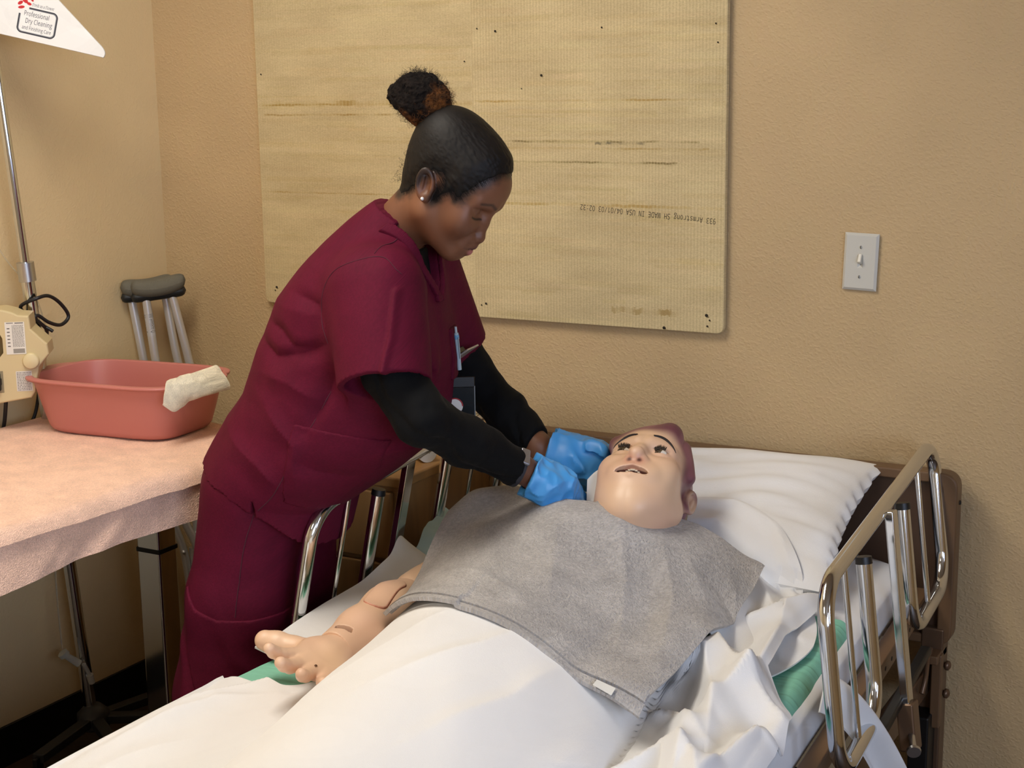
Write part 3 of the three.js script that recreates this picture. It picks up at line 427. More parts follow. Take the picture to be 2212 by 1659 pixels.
// ---------------------------------------------------------------- hospital bed
const matY = (z) => 0.56 + 0.11 * Math.max(0, 0.9 - z);
const weave = dataTex(512, (u, v) => 0.5 + 0.22 * tnoise(u * 256, v * 256, 256, 51) + 0.15 * Math.sin(u * Math.PI * 2 * 170) * Math.sin(v * Math.PI * 2 * 170), false);
M.linen = phy(0xffffff, 0.82, { map: dataTex(256, (u, v) => { const k = 1 + 0.012 * tnoise(u * 8, v * 8, 8, 52); return [232 * k, 232 * k, 232 * k]; }), bumpMap: rep(weave, 8, 8), bumpScale: 0.0004 });
M.linenFit = phy(0xe4e5e8, 0.82, { bumpMap: rep(weave, 8, 8), bumpScale: 0.0004 });
M.green = phy(0xffffff, 0.7, { map: dataTex(256, (u, v) => { const k = 1 + 0.05 * tnoise(u * 40, v * 6, 40, 53); return [128 * k, 192 * k, 168 * k]; }), bumpMap: rep(dataTex(256, (u, v) => 0.5 + 0.5 * tnoise(u * 12, v * 96, 12, 54), false), 2, 2), bumpScale: 0.0012 });
const bed = thing('hospital_bed', 'hospital bed with brown metal headboard and chrome side rails', 'bed', V(1.55, 0, 1.1));
{
  // headboard: recessed panel inside a rolled rim
  const hb = [1.115, 2.075, 0.468, 0.817];
  const rim = new THREE.Shape(), inn = new THREE.Path(), R = 0.03;
  const rr = (s, x0, x1, y0, y1, r) => { s.moveTo(x0 + r, y0); s.lineTo(x1 - r, y0); s.quadraticCurveTo(x1, y0, x1, y0 + r); s.lineTo(x1, y1 - r); s.quadraticCurveTo(x1, y1, x1 - r, y1); s.lineTo(x0 + r, y1); s.quadraticCurveTo(x0, y1, x0, y1 - r); s.lineTo(x0, y0 + r); s.quadraticCurveTo(x0, y0, x0 + r, y0); };
  rr(rim, hb[0], hb[1], hb[2], hb[3], R); rr(inn, hb[0] + 0.022, hb[1] - 0.022, hb[2] + 0.012, hb[3] - 0.014, 0.02); rim.holes.push(inn);
  const g = new THREE.ExtrudeGeometry(rim, { depth: 0.03, bevelEnabled: true, bevelSize: 0.004, bevelThickness: 0.006, bevelSegments: 4, curveSegments: 12 }); g.translate(0, 0, 0.046);
  const h = part(bed, 'headboard', g, M.bedBrown);
  part(h, 'panel', box(hb[0] + 0.015, hb[1] - 0.015, hb[2] + 0.006, hb[3] - 0.008, 0.046, 0.064, 0.003), M.bedBrownShade);
  part(h, 'bolt', lathe([[0, 0.003], [0.004, 0.002], [0.005, 0]], V(2.0795, 0.76, 0.06), V(1, 0, 0), 12), M.black);
  for (const x of [1.15, 2.045]) {
    const p = part(bed, 'head_post', box(x - 0.025, x + 0.02, 0.11, 0.50, 0.04, 0.085, 0.004), M.steelBrown);
    for (const y of [0.42, 0.36]) part(p, 'bolt', lathe([[0, 0.014], [0.006, 0.012], [0.010, 0.009], [0.010, 0.004], [0.006, 0.003], [0.006, 0]], V(x + 0.02, y, 0.066), V(1, 0, 0.2), 14), M.steelBrown);
    part(p, 'bracket_plate', [box(x + 0.004, x + 0.024, 0.30, 0.455, 0.09, 0.112, 0.003), box(x - 0.02, x + 0.02, 0.44, 0.458, 0.05, 0.13, 0.003)], M.bedBrown);
    part(bed, 'head_leg', box(x - 0.03, x + 0.01, 0.07, 0.33, 0.075, 0.14, 0.004), M.blackPlastic);
    part(bed, 'caster', [lathe([[0, -0.016], [0.045, -0.016], [0.05, -0.008], [0.05, 0.008], [0.045, 0.016], [0, 0.016]], V(x - 0.01, 0.0505, 0.11), V(1, 0, 0)), box(x - 0.035, x + 0.015, 0.05, 0.09, 0.09, 0.13, 0.005)], M.blackPlastic);
  }
  // spring frame with punched edge, lower beam
  for (const s of [1, -1]) {
    const X = s > 0 ? 2.032 : 1.078, a = (z) => V(X, matY(z) - 0.085, z);
    const fr = part(bed, 'frame_rail', [bar(a(0.09), a(0.90), 0.006, 0.034, V(0, 1, 0)), bar(a(0.09).add(V(-0.012 * s, 0.017, 0)), a(0.90).add(V(-0.012 * s, 0.017, 0)), 0.03, 0.005, V(1, 0, 0)), box(X - 0.003, X + 0.003, 0.457, 0.492, 0.9, 2.15, 0.001)].map((q, i) => (i === 0 ? bar(a(0.09), a(0.90), 0.034, 0.006, V(0, 1, 0)) : q)), M.bedBrown);
    for (let k = 0; k < 9; k++) { const p = a(0.115 + k * 0.042 + (k === 1 ? -0.008 : 0)); part(fr, 'rail_hole', lathe([[0, 0.0006], [0.0042, 0.0005], [0.0046, 0]], p.add(V(0.0031 * s, 0, 0)), V(s, 0, 0), 12), M.black, 'dark punched hole'); }
    part(bed, 'main_beam', box(X - 0.018, X + 0.01, 0.365, 0.425, 0.09, 2.15, 0.004), M.steelBrown);
    part(bed, 'latch_rod', spline([V(X + 0.012, 0.462, 0.10), V(X + 0.016, 0.45, 0.14), V(X + 0.02, 0.425, 0.17), V(X + 0.018, 0.40, 0.185)], 0.005, 30, 10), M.steelBrown);
  }
  part(bed, 'cross_beam', box(1.09, 2.02, 0.37, 0.42, 0.93, 0.97, 0.004), M.steelBrown);
  part(bed, 'spring_deck', box(1.085, 2.025, 0.43, 0.452, 0.95, 2.15, 0.004), M.bedBrownShade);
  const fb = part(bed, 'footboard', box(1.115, 2.075, 0.30, 0.60, 2.16, 2.19, 0.012), M.bedBrown);
  for (const x of [1.15, 2.045]) part(bed, 'foot_leg', box(x - 0.025, x + 0.02, 0, 0.45, 2.12, 2.16, 0.004), M.blackPlastic);
}
// chrome half-length side rails, rising with the raised head section and leaning inward
function sideRail(s, label) {
  const th = 0.105, ca = Math.cos(th), sa = Math.sin(th), X0 = s > 0 ? 2.032 : 1.058, k = 0.15 * s;
  const Q = (a, b, out = 0) => { const z = 0.802 - a * ca - 0 + b * sa, y = 0.803 + a * sa - b * ca; return V(X0 + k * (0.82 - y) + out * s, y, z); }; // a: along to the head, b: down
  const r = 0.0135, L = 0.735, D = 0.300;
  const o = part(bed, 'side_rail', tube([Q(0.222, 0.040), Q(0.222, D), Q(0.0, D), Q(0.0, 0), Q(L, 0), Q(L, D - 0.025), Q(0.485, D - 0.025), Q(0.485, 0.040)], r, 0.062, 420, 18), M.chrome, label);
  for (const a of [0.222, 0.485]) part(o, 'end_cap', rod(Q(a, 0.046), Q(a, 0.034), r + 0.0012, r + 0.0004, 24), M.blackPlastic, 'black plastic cap on the open tube end');
  for (const a of [0.113, 0.605]) part(o, 'thin_bar', rod(Q(a, 0.004), Q(a, a < 0.3 ? D - 0.004 : D - 0.029), 0.0052, 0.0052, 14), M.chrome);
  const side = V(0, 0, 1);
  part(o, 'flat_post', bar(Q(0.352, 0.0, 0.016), Q(0.352, 0.375, 0.016), 0.030, 0.016, side, 0.003), M.chrome);
  const sl = part(o, 'post_sleeve', bar(Q(0.352, 0.335, 0.016), Q(0.352, 0.42, 0.016), 0.040, 0.030, side, 0.004), M.steelBrown);
  part(sl, 'release_pin', [rod(Q(0.335, 0.385, 0.024), Q(0.298, 0.392, 0.036), 0.006, 0.006, 14), rod(Q(0.298, 0.392, 0.036), Q(0.294, 0.393, 0.0375), 0.013, 0.012, 20)], M.brushed);
  part(o, 'lower_bar', bar(Q(0.20, D + 0.030, 0.004), Q(0.55, D + 0.030, 0.004), 0.016, 0.02, V(0, 1, 0), 0.004), M.blackPlastic);
}
sideRail(1, 'near chrome rail on the right side'); sideRail(-1, 'far chrome rail beside the nurse');

// mattress with a fitted white sheet
{
  const prof = []; const n = 4; // rounded section
  const f = (u, v) => { const z = lerp(0.105, 2.14, v), y1 = matY(z) - 0.002, y0 = 0.458 + 0.11 * Math.max(0, 0.9 - z), ang = u * Math.PI * 2, c = Math.cos(ang), s = Math.sin(ang), e = 2 / 7, w = 0.466; const end = Math.min(1, Math.min(v, 1 - v) * 60), q = 0.9 + 0.1 * Math.sqrt(end); return V(1.53 + Math.sign(c) * Math.pow(Math.abs(c), e) * w * q, (y0 + y1) / 2 + Math.sign(s) * Math.pow(Math.abs(s), e) * (y1 - y0) / 2 * q + 0.0015 * noise3(c * 9, s * 4, z * 7), z); };
  const P = [], U = [], I = [], na = 96, nz = 90; for (let i = 0; i <= nz; i++) for (let j = 0; j <= na; j++) { const p = f(j / na, i / nz); P.push(p.x, p.y, p.z); U.push(j / na * 2.2, p.z); }
  for (let i = 0; i < nz; i++) for (let j = 0; j < na; j++) { const k = i * (na + 1) + j; I.push(k, k + 1, k + na + 1, k + 1, k + na + 2, k + na + 1); }
  for (const i of [0, nz]) { const m = P.length / 3, z = f(0, i / nz).z; P.push(1.53, matY(z) - 0.05, z); U.push(0, 0); for (let j = 0; j < na; j++) { const k = i * (na + 1) + j; i ? I.push(k, k + 1, m) : I.push(k + 1, k, m); } }
  const g = new THREE.BufferGeometry(); g.setAttribute('position', new THREE.Float32BufferAttribute(P, 3)); g.setAttribute('uv', new THREE.Float32BufferAttribute(U, 2)); g.setIndex(I); g.computeVertexNormals();
  const p2 = g.attributes.position; 
  solo('mattress', 'white mattress in a fitted sheet on the hospital bed', 'mattress', g, M.linenFit);
}
// ---- the form under the covers
const bodyC = (z) => 1.50 + 0.19 * (z - 1.0) + 0.05 * smooth(0.85, 0.5, z);
function bodyH(x, z) {                                              // height of the covered body above the mattress
  const w = (x < bodyC(z) ? lerp(0.235, 0.25, smooth(1.05, 1.5, z)) : lerp(0.31, 0.27, smooth(0.9, 1.6, z))), u = (x - bodyC(z)) / w, h = lerp(0.185, 0.155, smooth(0.85, 1.5, z)) * smooth(0.40, 0.60, z);
  return h * Math.pow(Math.max(0, 1 - u * u), 0.78);
}
function segDist(px, pz, pts) { let b = 9, side = 0, tt = 0; for (let i = 0; i < pts.length - 1; i++) { const [ax, az] = pts[i], [bx, bz] = pts[i + 1], dx = bx - ax, dz = bz - az, t = clamp(((px - ax) * dx + (pz - az) * dz) / (dx * dx + dz * dz), 0, 1), ex = px - ax - t * dx, ez = pz - az - t * dz, d = Math.hypot(ex, ez); if (d < b) { b = d; side = Math.sign(dx * ez - dz * ex); tt = (i + t) / (pts.length - 1); } } return [b, side, tt]; }
function folds(x, z, list) {                                        // [points, height, width left, width right]
  let y = 0; for (const [pts, h, wl, wr = wl] of list) { const [d, s, t] = segDist(x, z, pts), w = s > 0 ? wl : wr; if (d < w) y += h * Math.pow(1 - d / w, 1.55) * (0.35 + 0.65 * smooth(0, 0.3, t) * smooth(1, 0.7, t)); } return y;
}
const pad = (name, label, cat, f, nu, nv, th, mat, uvs) => solo(name, label, cat, sheet(f, nu, nv, th, uvs), mat);
// green draw sheet across the bed, blue pad curled against the far rail
pad('draw_sheet', 'green draw sheet lying across the mattress under the white covers', 'sheet', (u, v) => { const x = lerp(lerp(1.125, 1.06, v), 1.995, u), z = lerp(0.44, lerp(1.125, 1.05, u), v), e = Math.max(0, x - 1.955) / 0.04; return V(x - e * 0.012, matY(z) + 0.006 + 0.002 * noise3(x * 12, 2, z * 25) - 0.03 * e * e, z); }, 120, 80, 0.002, M.green, [0.9, 0.7]);
pad('blue_pad', 'pale blue disposable pad curled up against the far bed rail', 'pad', (u, v) => { const z = lerp(0.30, lerp(0.66, 0.52, u), v), x = lerp(1.032 + 0.05 * v, 1.24, u), up = Math.pow(1 - u, 3) * (0.028 * smooth(0.46, 0.40, z) + 0.012); return V(x + 0.004 * noise3(3, u * 5, v * 7), matY(z) + 0.011 + up + 0.004 * Math.abs(noise3(u * 6, 4, v * 12)), z); }, 60, 60, 0.002, phy(0xb5d6e2, 0.7));
pad('bed_pad', 'folded white pad along the far edge of the mattress under the rail', 'pad', (u, v) => { const z = lerp(0.50, 0.985, v), x = lerp(1.046, 1.155, u), e = Math.pow(1 - u, 1.4); return V(x - 0.012 * noise3(4, 2, z * 7) * (1 - u), matY(z) + 0.014 + e * (0.022 + 0.010 * noise3(1, 3, z * 9) + 0.03 * Math.exp(-Math.pow((z - 0.515) / 0.025, 2))) * smooth(1.12, 0.95, z), z); }, 30, 110, 0.004, M.linen, [0.12, 0.6]);
// pillow leaning on the headboard
const pillowMid = (u, v) => V(1.535 + 0.375 * u, 0.724 - 0.066 * v + 0.012 * u * (1 - v), 0.235 + 0.165 * v);
function pillowTop(x, z) { const u = (x - 1.535) / 0.375, v = (z - 0.235) / 0.165; if (Math.abs(u) >= 1 || Math.abs(v) >= 1) return -1; const t = Math.pow(Math.max(0, (1 - Math.pow(u, 4)) * (1 - Math.pow(v, 4))), 0.55); return pillowMid(u, v).y + 0.06 * t; }
{
  const half = (sgn) => (a, b) => {
    const u = a * 2 - 1, v = b * 2 - 1, t = Math.pow(Math.max(0, (1 - Math.pow(u, 4)) * (1 - Math.pow(v, 4))), 0.55);
    const pin = 1 + 0.05 * u * u * v * v - 0.035 * (1 - u * u) * v * v - 0.02 * (1 - v * v) * u * u, scal = u > 0.97 ? 0.003 * Math.sin(v * 34) : 0;
    const m = pillowMid(u * pin, v * pin); let y = m.y + sgn * 0.064 * t;
    if (sgn > 0) { y -= 0.05 * Math.exp(-(Math.pow((m.x - 1.57) / 0.11, 2) + Math.pow((m.z - 0.37) / 0.13, 2))); y += 0.006 * t * noise3(u * 2.5 - v * 3, v * 7 + u * 2, 2); for (let k = 0; k < 6; k++) { const c = 0.15 + k * 0.13, d = v - (0.75 - 0.5 * (u - c) - 0.55 * k * 0.1) ; y += 0.0045 * Math.exp(-Math.pow((d - 0.9 * (u - 0.4) * 0.4) / 0.05, 2)) * smooth(0.0, 0.25, u) * smooth(0.95, 0.6, u) * Math.cos(k * 1.7); } }
    else y = Math.max(y, matY(m.z) + 0.004);
    return V(m.x + scal, y, m.z + (sgn > 0 ? 0 : 0));
  };
  const mk = (f, flip) => { const n = 110, m = 70, P = [], U = [], I = []; for (let i = 0; i <= n; i++) for (let j = 0; j <= m; j++) { const p = f(i / n, j / m); P.push(p.x, p.y, p.z); U.push(i / n * 0.75, j / m * 0.35); } for (let i = 0; i < n; i++) for (let j = 0; j < m; j++) { const a = i * (m + 1) + j; flip ? I.push(a, a + 1, a + m + 1, a + 1, a + m + 2, a + m + 1) : I.push(a, a + m + 1, a + 1, a + 1, a + m + 1, a + m + 2); } const g = new THREE.BufferGeometry(); g.setAttribute('position', new THREE.Float32BufferAttribute(P, 3)); g.setAttribute('uv', new THREE.Float32BufferAttribute(U, 2)); g.setIndex(I); g.computeVertexNormals(); return g; };
  const p = thing('pillow', 'white pillow propped against the brown headboard under the mannequin head', 'pillow', V(1.535, 0.65, 0.235));
  part(p, 'pillowcase', [mk(half(1), true), mk(half(-1), false)], M.linen);
}
// ---- white top sheet over the lower body, bunched on the right
const FOLDS = [
  [[[1.769, 0.791], [1.826, 0.771], [1.885, 0.885], [1.929, 1.018]], 0.045, 0.05, 0.09], [[[1.778, 0.632], [1.84, 0.734], [1.904, 0.794], [1.946, 0.827]], 0.038, 0.07, 0.045],
  [[[1.883, 0.54], [1.904, 0.631], [1.912, 0.734], [1.917, 0.801], [1.887, 0.891]], 0.045, 0.045, 0.07], [[[1.797, 0.952], [1.855, 0.952], [1.929, 1.018]], 0.03, 0.06, 0.05],
  [[[1.873, 0.98], [1.922, 1.108], [1.95, 1.25]], 0.04, 0.035, 0.06], [[[1.80, 1.25], [1.869, 1.113], [1.882, 1.072], [1.948, 1.12], [1.99, 1.2]], 0.035, 0.04, 0.05],
  [[[1.923, 0.819], [2.0, 0.875], [2.03, 0.943]], 0.025, 0.05, 0.05], [[[2.03, 0.948], [1.99, 0.967], [1.975, 1.092], [1.97, 1.2]], 0.04, 0.04, 0.07], [[[1.93, 0.40], [1.87, 0.52], [1.80, 0.60]], 0.03, 0.05, 0.06], [[[1.83, 0.70], [1.80, 0.80], [1.80, 0.9]], 0.02, 0.05, 0.05], [[[1.93, 1.25], [1.9, 1.4]], 0.03, 0.05, 0.05],
];
const LFOLDS = [[[[1.185, 0.98], [1.151, 1.07], [1.083, 1.178], [1.05, 1.34]], 0.014, 0.03, 0.05], [[[1.189, 1.101], [1.117, 1.171], [1.093, 1.247], [1.071, 1.42]], 0.010, 0.025, 0.045], [[[1.20, 1.02], [1.13, 1.02], [1.05, 1.09]], 0.008, 0.02, 0.04], [[[1.19, 1.28], [1.14, 1.4], [1.12, 1.6]], 0.006, 0.05, 0.05]];
const MFOLDS = [[[[1.62, 1.02], [1.60, 1.12], [1.52, 1.3]], 0.006, 0.03, 0.06], [[[1.70, 1.05], [1.70, 1.2], [1.66, 1.4]], 0.008, 0.03, 0.06], [[[1.50, 1.0], [1.46, 1.15], [1.40, 1.3]], 0.004, 0.04, 0.07], [[[1.76, 1.02], [1.80, 1.1], [1.80, 1.3]], 0.010, 0.03, 0.05], [[[1.36, 1.1], [1.40, 1.3], [1.42, 1.6]], 0.004, 0.03, 0.05]];
const sheetTopZ = (x) => 1.075 - 0.16 * smooth(1.17, 1.28, x) + 0.0 - 0.43 * smooth(1.74, 1.86, x) - 0.06 * smooth(1.88, 1.95, x);
function coverY(x, z) { const m = matY(z), r = smooth(bodyC(z) + 0.20, bodyC(z) + 0.30, x), l = smooth(bodyC(z) - 0.24, bodyC(z) - 0.30, x); return m + bodyH(x, z) + r * (0.014 + folds(x, z, FOLDS) + 0.004 * noise3(x * 20, 5, z * 20)) + l * (folds(x, z, LFOLDS)) + 0.004 * noise3(x * 3 + z, 7, z * 2) * (1 - r) + 0.0022 * noise3(x * 16 - z * 9, 3, z * 3) + (1 - r) * folds(x, z, MFOLDS); }
pad('top_sheet', 'rumpled white top sheet over the mannequin legs, bunched along the near side', 'sheet', (u, v) => {
  const s = lerp(0.92, 2.13, u), x0 = Math.max(1.047, Math.min(s, 2.0)), zt = sheetTopZ(x0), z = lerp(zt, 2.12, Math.pow(v, 1.15));
  const edge = [[0.3, 1.94], [0.395, 1.935], [0.57, 1.91], [0.743, 1.925], [0.838, 2.0], [0.945, 2.02], [3, 2.02]]; let xr = 2.02; for (let i = 0; i < edge.length - 1; i++) if (z >= edge[i][0] && z < edge[i + 1][0]) xr = lerp(edge[i][1], edge[i + 1][1], (z - edge[i][0]) / (edge[i + 1][0] - edge[i][0]));
  if (s < 1.047) { const d = 1.047 - s; return V(1.047 - 0.016 * smooth(0, 0.03, d) - 0.010 * noise3(2, d * 9, z * 9) * d * 8, matY(z) + 0.012 - d * (1 - 0.2 * smooth(0.05, 0, d)), z); }
  const cap = Math.min(xr, 2.0); let x = s; if (s > 1.80) { x = lerp(1.80, xr, (s - 1.80) / (2.13 - 1.80)); }
  const c = Math.max(1.047, x); let y = coverY(Math.min(c, 2.0), z) + 0.013 - 0.008 * smooth(1.09, 1.047, c); if (c > 1.985) y -= Math.pow((c - 1.985) / 0.035, 2) * 0.03; y -= 0.006 * smooth(xr - 0.02, xr, c) * smooth(0.86, 0.8, z); return V(c, y, z);
}, 300, 220, 0.003, M.linen, [1.2, 1.2]);
// white cloth over the near shoulder, beside the pillow
const GF = [[[[1.60, 0.36], [1.68, 0.36], [1.775, 0.40], [1.85, 0.50], [1.90, 0.62]], 0.022, 0.03, 0.05], [[[1.66, 0.44], [1.74, 0.47], [1.80, 0.56], [1.84, 0.66]], 0.018, 0.03, 0.04], [[[1.60, 0.31], [1.70, 0.305], [1.80, 0.345], [1.88, 0.44], [1.925, 0.56]], 0.014, 0.02, 0.04]];
function gownY(x, z) { const m = matY(z) + 0.012, p = pillowTop(x, z), sh = 0.115 * Math.exp(-Math.pow((x - 1.70) / 0.10, 2) - Math.pow((z - 0.56) / 0.16, 2)); return Math.max(m + sh, p > 0 ? p + 0.004 : 0, m + bodyH(x, z)) + folds(x, z, GF) * 0.9; }
pad('patient_gown', 'white gown cloth bunched over the near shoulder beside the pillow', 'gown', (u, v) => { const a = lerp(-1.75, 0.55, u), r = lerp(0.06, 1, v), cx = 1.66, cz = 0.58, x = cx + Math.cos(a) * r * 0.292 * (1 - 0.1 * Math.max(0, -Math.sin(a))), z = cz + Math.sin(a) * r * 0.285; return V(x, gownY(x, z) + 0.008, z); }, 110, 60, 0.003, M.linen, [0.6, 0.3]);
// loose corner of the sheet poking out through the near rail
pad('sheet_corner', 'white sheet corner poking out between the bars of the near rail', 'sheet', (u, v) => { const t = v, w = lerp(0.055, 0.028, t * t), a = (u - 0.5), z = 0.715 - 0.10 * t + a * w * 1.6, y = 0.605 - 0.13 * t * t - 0.055 * t + 0.02 * Math.cos(a * 5) * (1 - 0.3 * t) - 0.05 * a * a, x = 2.022 + 0.095 * t + 0.02 * Math.sin(a * 9 + 1) * t; return V(x, y, z); }, 40, 50, 0.004, M.linen);
// ---------------------------------------------------------------- signed-distance modelling: fields meshed with surface nets
const smin = (a, b, k) => { const h = Math.max(k - Math.abs(a - b), 0) / k; return Math.min(a, b) - h * h * k * 0.25; };
const smax = (a, b, k) => -smin(-a, -b, k);
const len3 = (x, y, z) => Math.sqrt(x * x + y * y + z * z);
const ell = (x, y, z, cx, cy, cz, rx, ry, rz) => { const a = (x - cx) / rx, b = (y - cy) / ry, c = (z - cz) / rz, k0 = Math.sqrt(a * a + b * b + c * c), d = a / rx, e = b / ry, f = c / rz, k1 = Math.sqrt(d * d + e * e + f * f); return k1 > 1e-9 ? k0 * (k0 - 1) / k1 : -Math.min(rx, ry, rz); };
const cone = (x, y, z, a, b, ra, rb) => { const px = x - a[0], py = y - a[1], pz = z - a[2], bx = b[0] - a[0], by = b[1] - a[1], bz = b[2] - a[2], t = clamp((px * bx + py * by + pz * bz) / (bx * bx + by * by + bz * bz), 0, 1); return len3(px - bx * t, py - by * t, pz - bz * t) - (ra + (rb - ra) * t); };
const chain = (x, y, z, pts, k) => { let d = 9; for (let i = 0; i < pts.length - 1; i++) { const c = cone(x, y, z, pts[i], pts[i + 1], pts[i][3], pts[i + 1][3]); d = k ? smin(d, c, k) : Math.min(d, c); } return d; };
// loft of elliptical sections {c:[f,u], m:[f,u] towards the front, a, b}; the third axis is lateral
function loft2(secs, e = 2.3) {
  const S = secs.map((s) => ({ ...s, n: [-s.m[1], s.m[0]] }));        // n: along the axis (rotated m)
  return (f, u, r) => {
    let i = 0, d0 = 0, d1 = 0, N = S.length - 1;
    for (i = 0; i < N; i++) { const s = S[i + 1]; d1 = (f - s.c[0]) * s.n[0] + (u - s.c[1]) * s.n[1]; if (d1 < 0 || i === N - 1) break; }
    const s = S[i], q = S[i + 1]; d0 = (f - s.c[0]) * s.n[0] + (u - s.c[1]) * s.n[1];
    const t = clamp(d0 / Math.max(1e-6, d0 - d1), 0, 1), mf = lerp(s.m[0], q.m[0], t), mu = lerp(s.m[1], q.m[1], t), l = Math.hypot(mf, mu), a = lerp(s.a, q.a, t), b = lerp(s.b, q.b, t), cr = lerp(s.r ?? 0, q.r ?? 0, t);
    const x = ((f - lerp(s.c[0], q.c[0], t)) * mf + (u - lerp(s.c[1], q.c[1], t)) * mu) / l, k = Math.pow(Math.pow(Math.abs(x / a), e) + Math.pow(Math.abs((r - cr) / b), e), 1 / e);
    let d = (k - 1) * Math.min(a, b); if (i === 0 && d0 < 0) d = Math.max(d, -d0); if (i === N - 1 && d1 > 0) d = Math.max(d, d1); return d;
  };
}
const sec = (back, front, b, r = 0) => { const c = [(back[0] + front[0]) / 2, (back[1] + front[1]) / 2], d = [front[0] - back[0], front[1] - back[1]], l = Math.hypot(d[0], d[1]); return { c, m: [d[0] / l, d[1] / l], a: l / 2, b, r }; };
function surfaceNets(fn, lo, hi, cell, colour) {
  const nx = Math.ceil((hi[0] - lo[0]) / cell) + 1, ny = Math.ceil((hi[1] - lo[1]) / cell) + 1, nz = Math.ceil((hi[2] - lo[2]) / cell) + 1, sx = 1, sy = nx, sz = nx * ny, D = new Float32Array(nx * ny * nz), Bk = 6;
  for (let k0 = 0; k0 < nz; k0 += Bk) for (let j0 = 0; j0 < ny; j0 += Bk) for (let i0 = 0; i0 < nx; i0 += Bk) {
    const k1 = Math.min(nz, k0 + Bk), j1 = Math.min(ny, j0 + Bk), i1 = Math.min(nx, i0 + Bk), c = fn(lo[0] + (i0 + Bk / 2) * cell, lo[1] + (j0 + Bk / 2) * cell, lo[2] + (k0 + Bk / 2) * cell);
    const skip = Math.abs(c) > Bk * cell * 2.4;
    for (let k = k0; k < k1; k++) for (let j = j0; j < j1; j++) for (let i = i0; i < i1; i++) D[i + j * sy + k * sz] = skip ? c : fn(lo[0] + i * cell, lo[1] + j * cell, lo[2] + k * cell);
  }
  const id = new Int32Array(nx * ny * nz).fill(-1), P = [], I = [];
  const off = [0, sx, sy, sx + sy, sz, sx + sz, sy + sz, sx + sy + sz], E = [[0, 1], [2, 3], [4, 5], [6, 7], [0, 2], [1, 3], [4, 6], [5, 7], [0, 4], [1, 5], [2, 6], [3, 7]];
  for (let k = 0; k < nz - 1; k++) for (let j = 0; j < ny - 1; j++) for (let i = 0; i < nx - 1; i++) {
    const b = i + j * sy + k * sz; let m = 0; for (let c = 0; c < 8; c++) if (D[b + off[c]] < 0) m |= 1 << c; if (!m || m === 255) continue;
    let x = 0, y = 0, z = 0, n = 0; for (const [p, q] of E) { const dp = D[b + off[p]], dq = D[b + off[q]]; if ((dp < 0) === (dq < 0)) continue; const t = dp / (dp - dq); x += lerp(p & 1, q & 1, t); y += lerp((p >> 1) & 1, (q >> 1) & 1, t); z += lerp(p >> 2, q >> 2, t); n++; }
    id[b] = P.length / 3; P.push(lo[0] + (i + x / n) * cell, lo[1] + (j + y / n) * cell, lo[2] + (k + z / n) * cell);
  }
  const quad = (a, b, c, d, f) => { if (a < 0 || b < 0 || c < 0 || d < 0) return; f ? I.push(a, b, c, a, c, d) : I.push(a, c, b, a, d, c); };
  for (let k = 1; k < nz - 1; k++) for (let j = 1; j < ny - 1; j++) for (let i = 1; i < nx - 1; i++) {
    const b = i + j * sy + k * sz, s = D[b] < 0;
    if (s !== (D[b + sx] < 0)) quad(id[b - sy - sz], id[b - sz], id[b], id[b - sy], s);
    if (s !== (D[b + sy] < 0)) quad(id[b - sz - sx], id[b - sx], id[b], id[b - sz], s);
    if (s !== (D[b + sz] < 0)) quad(id[b - sx - sy], id[b - sy], id[b], id[b - sx], s);
  }
  const N = new Float32Array(P.length), e = cell * 0.55, U = new Float32Array(P.length / 3 * 2), C = colour ? new Float32Array(P.length) : null;
  for (let v = 0; v < P.length; v += 3) {
    for (let it = 0; it < 1; it++) { // pull onto the surface
      const x = P[v], y = P[v + 1], z = P[v + 2], gx = fn(x + e, y, z) - fn(x - e, y, z), gy = fn(x, y + e, z) - fn(x, y - e, z), gz = fn(x, y, z + e) - fn(x, y, z - e), l = len3(gx, gy, gz) || 1; N[v] = gx / l; N[v + 1] = gy / l; N[v + 2] = gz / l;
    }
    U[v / 3 * 2] = P[v] + P[v + 2] * 0.37; U[v / 3 * 2 + 1] = P[v + 1] + P[v + 2] * 0.61;
    if (colour) { const c = colour(P[v], P[v + 1], P[v + 2], N[v], N[v + 1], N[v + 2]); C[v] = c[0]; C[v + 1] = c[1]; C[v + 2] = c[2]; }
  }
  const g = new THREE.BufferGeometry(); g.setAttribute('position', new THREE.Float32BufferAttribute(P, 3)); g.setAttribute('normal', new THREE.BufferAttribute(N, 3)); g.setAttribute('uv', new THREE.BufferAttribute(U, 2)); if (C) g.setAttribute('color', new THREE.BufferAttribute(C, 3)); g.setIndex(I); return g;
}
function mergeC(list) { const gs = list.map((g) => { const h = g.index ? g.toNonIndexed() : g; if (!h.attributes.color) h.setAttribute('color', new THREE.BufferAttribute(new Float32Array(h.attributes.position.count * 3).fill(1), 3)); return h; }); return mergeGeometries(gs); }
const lin = (hex) => { const c = new THREE.Color(hex); return [c.r, c.g, c.b]; };
const mixc = (a, b, t) => [lerp(a[0], b[0], t), lerp(a[1], b[1], t), lerp(a[2], b[2], t)];
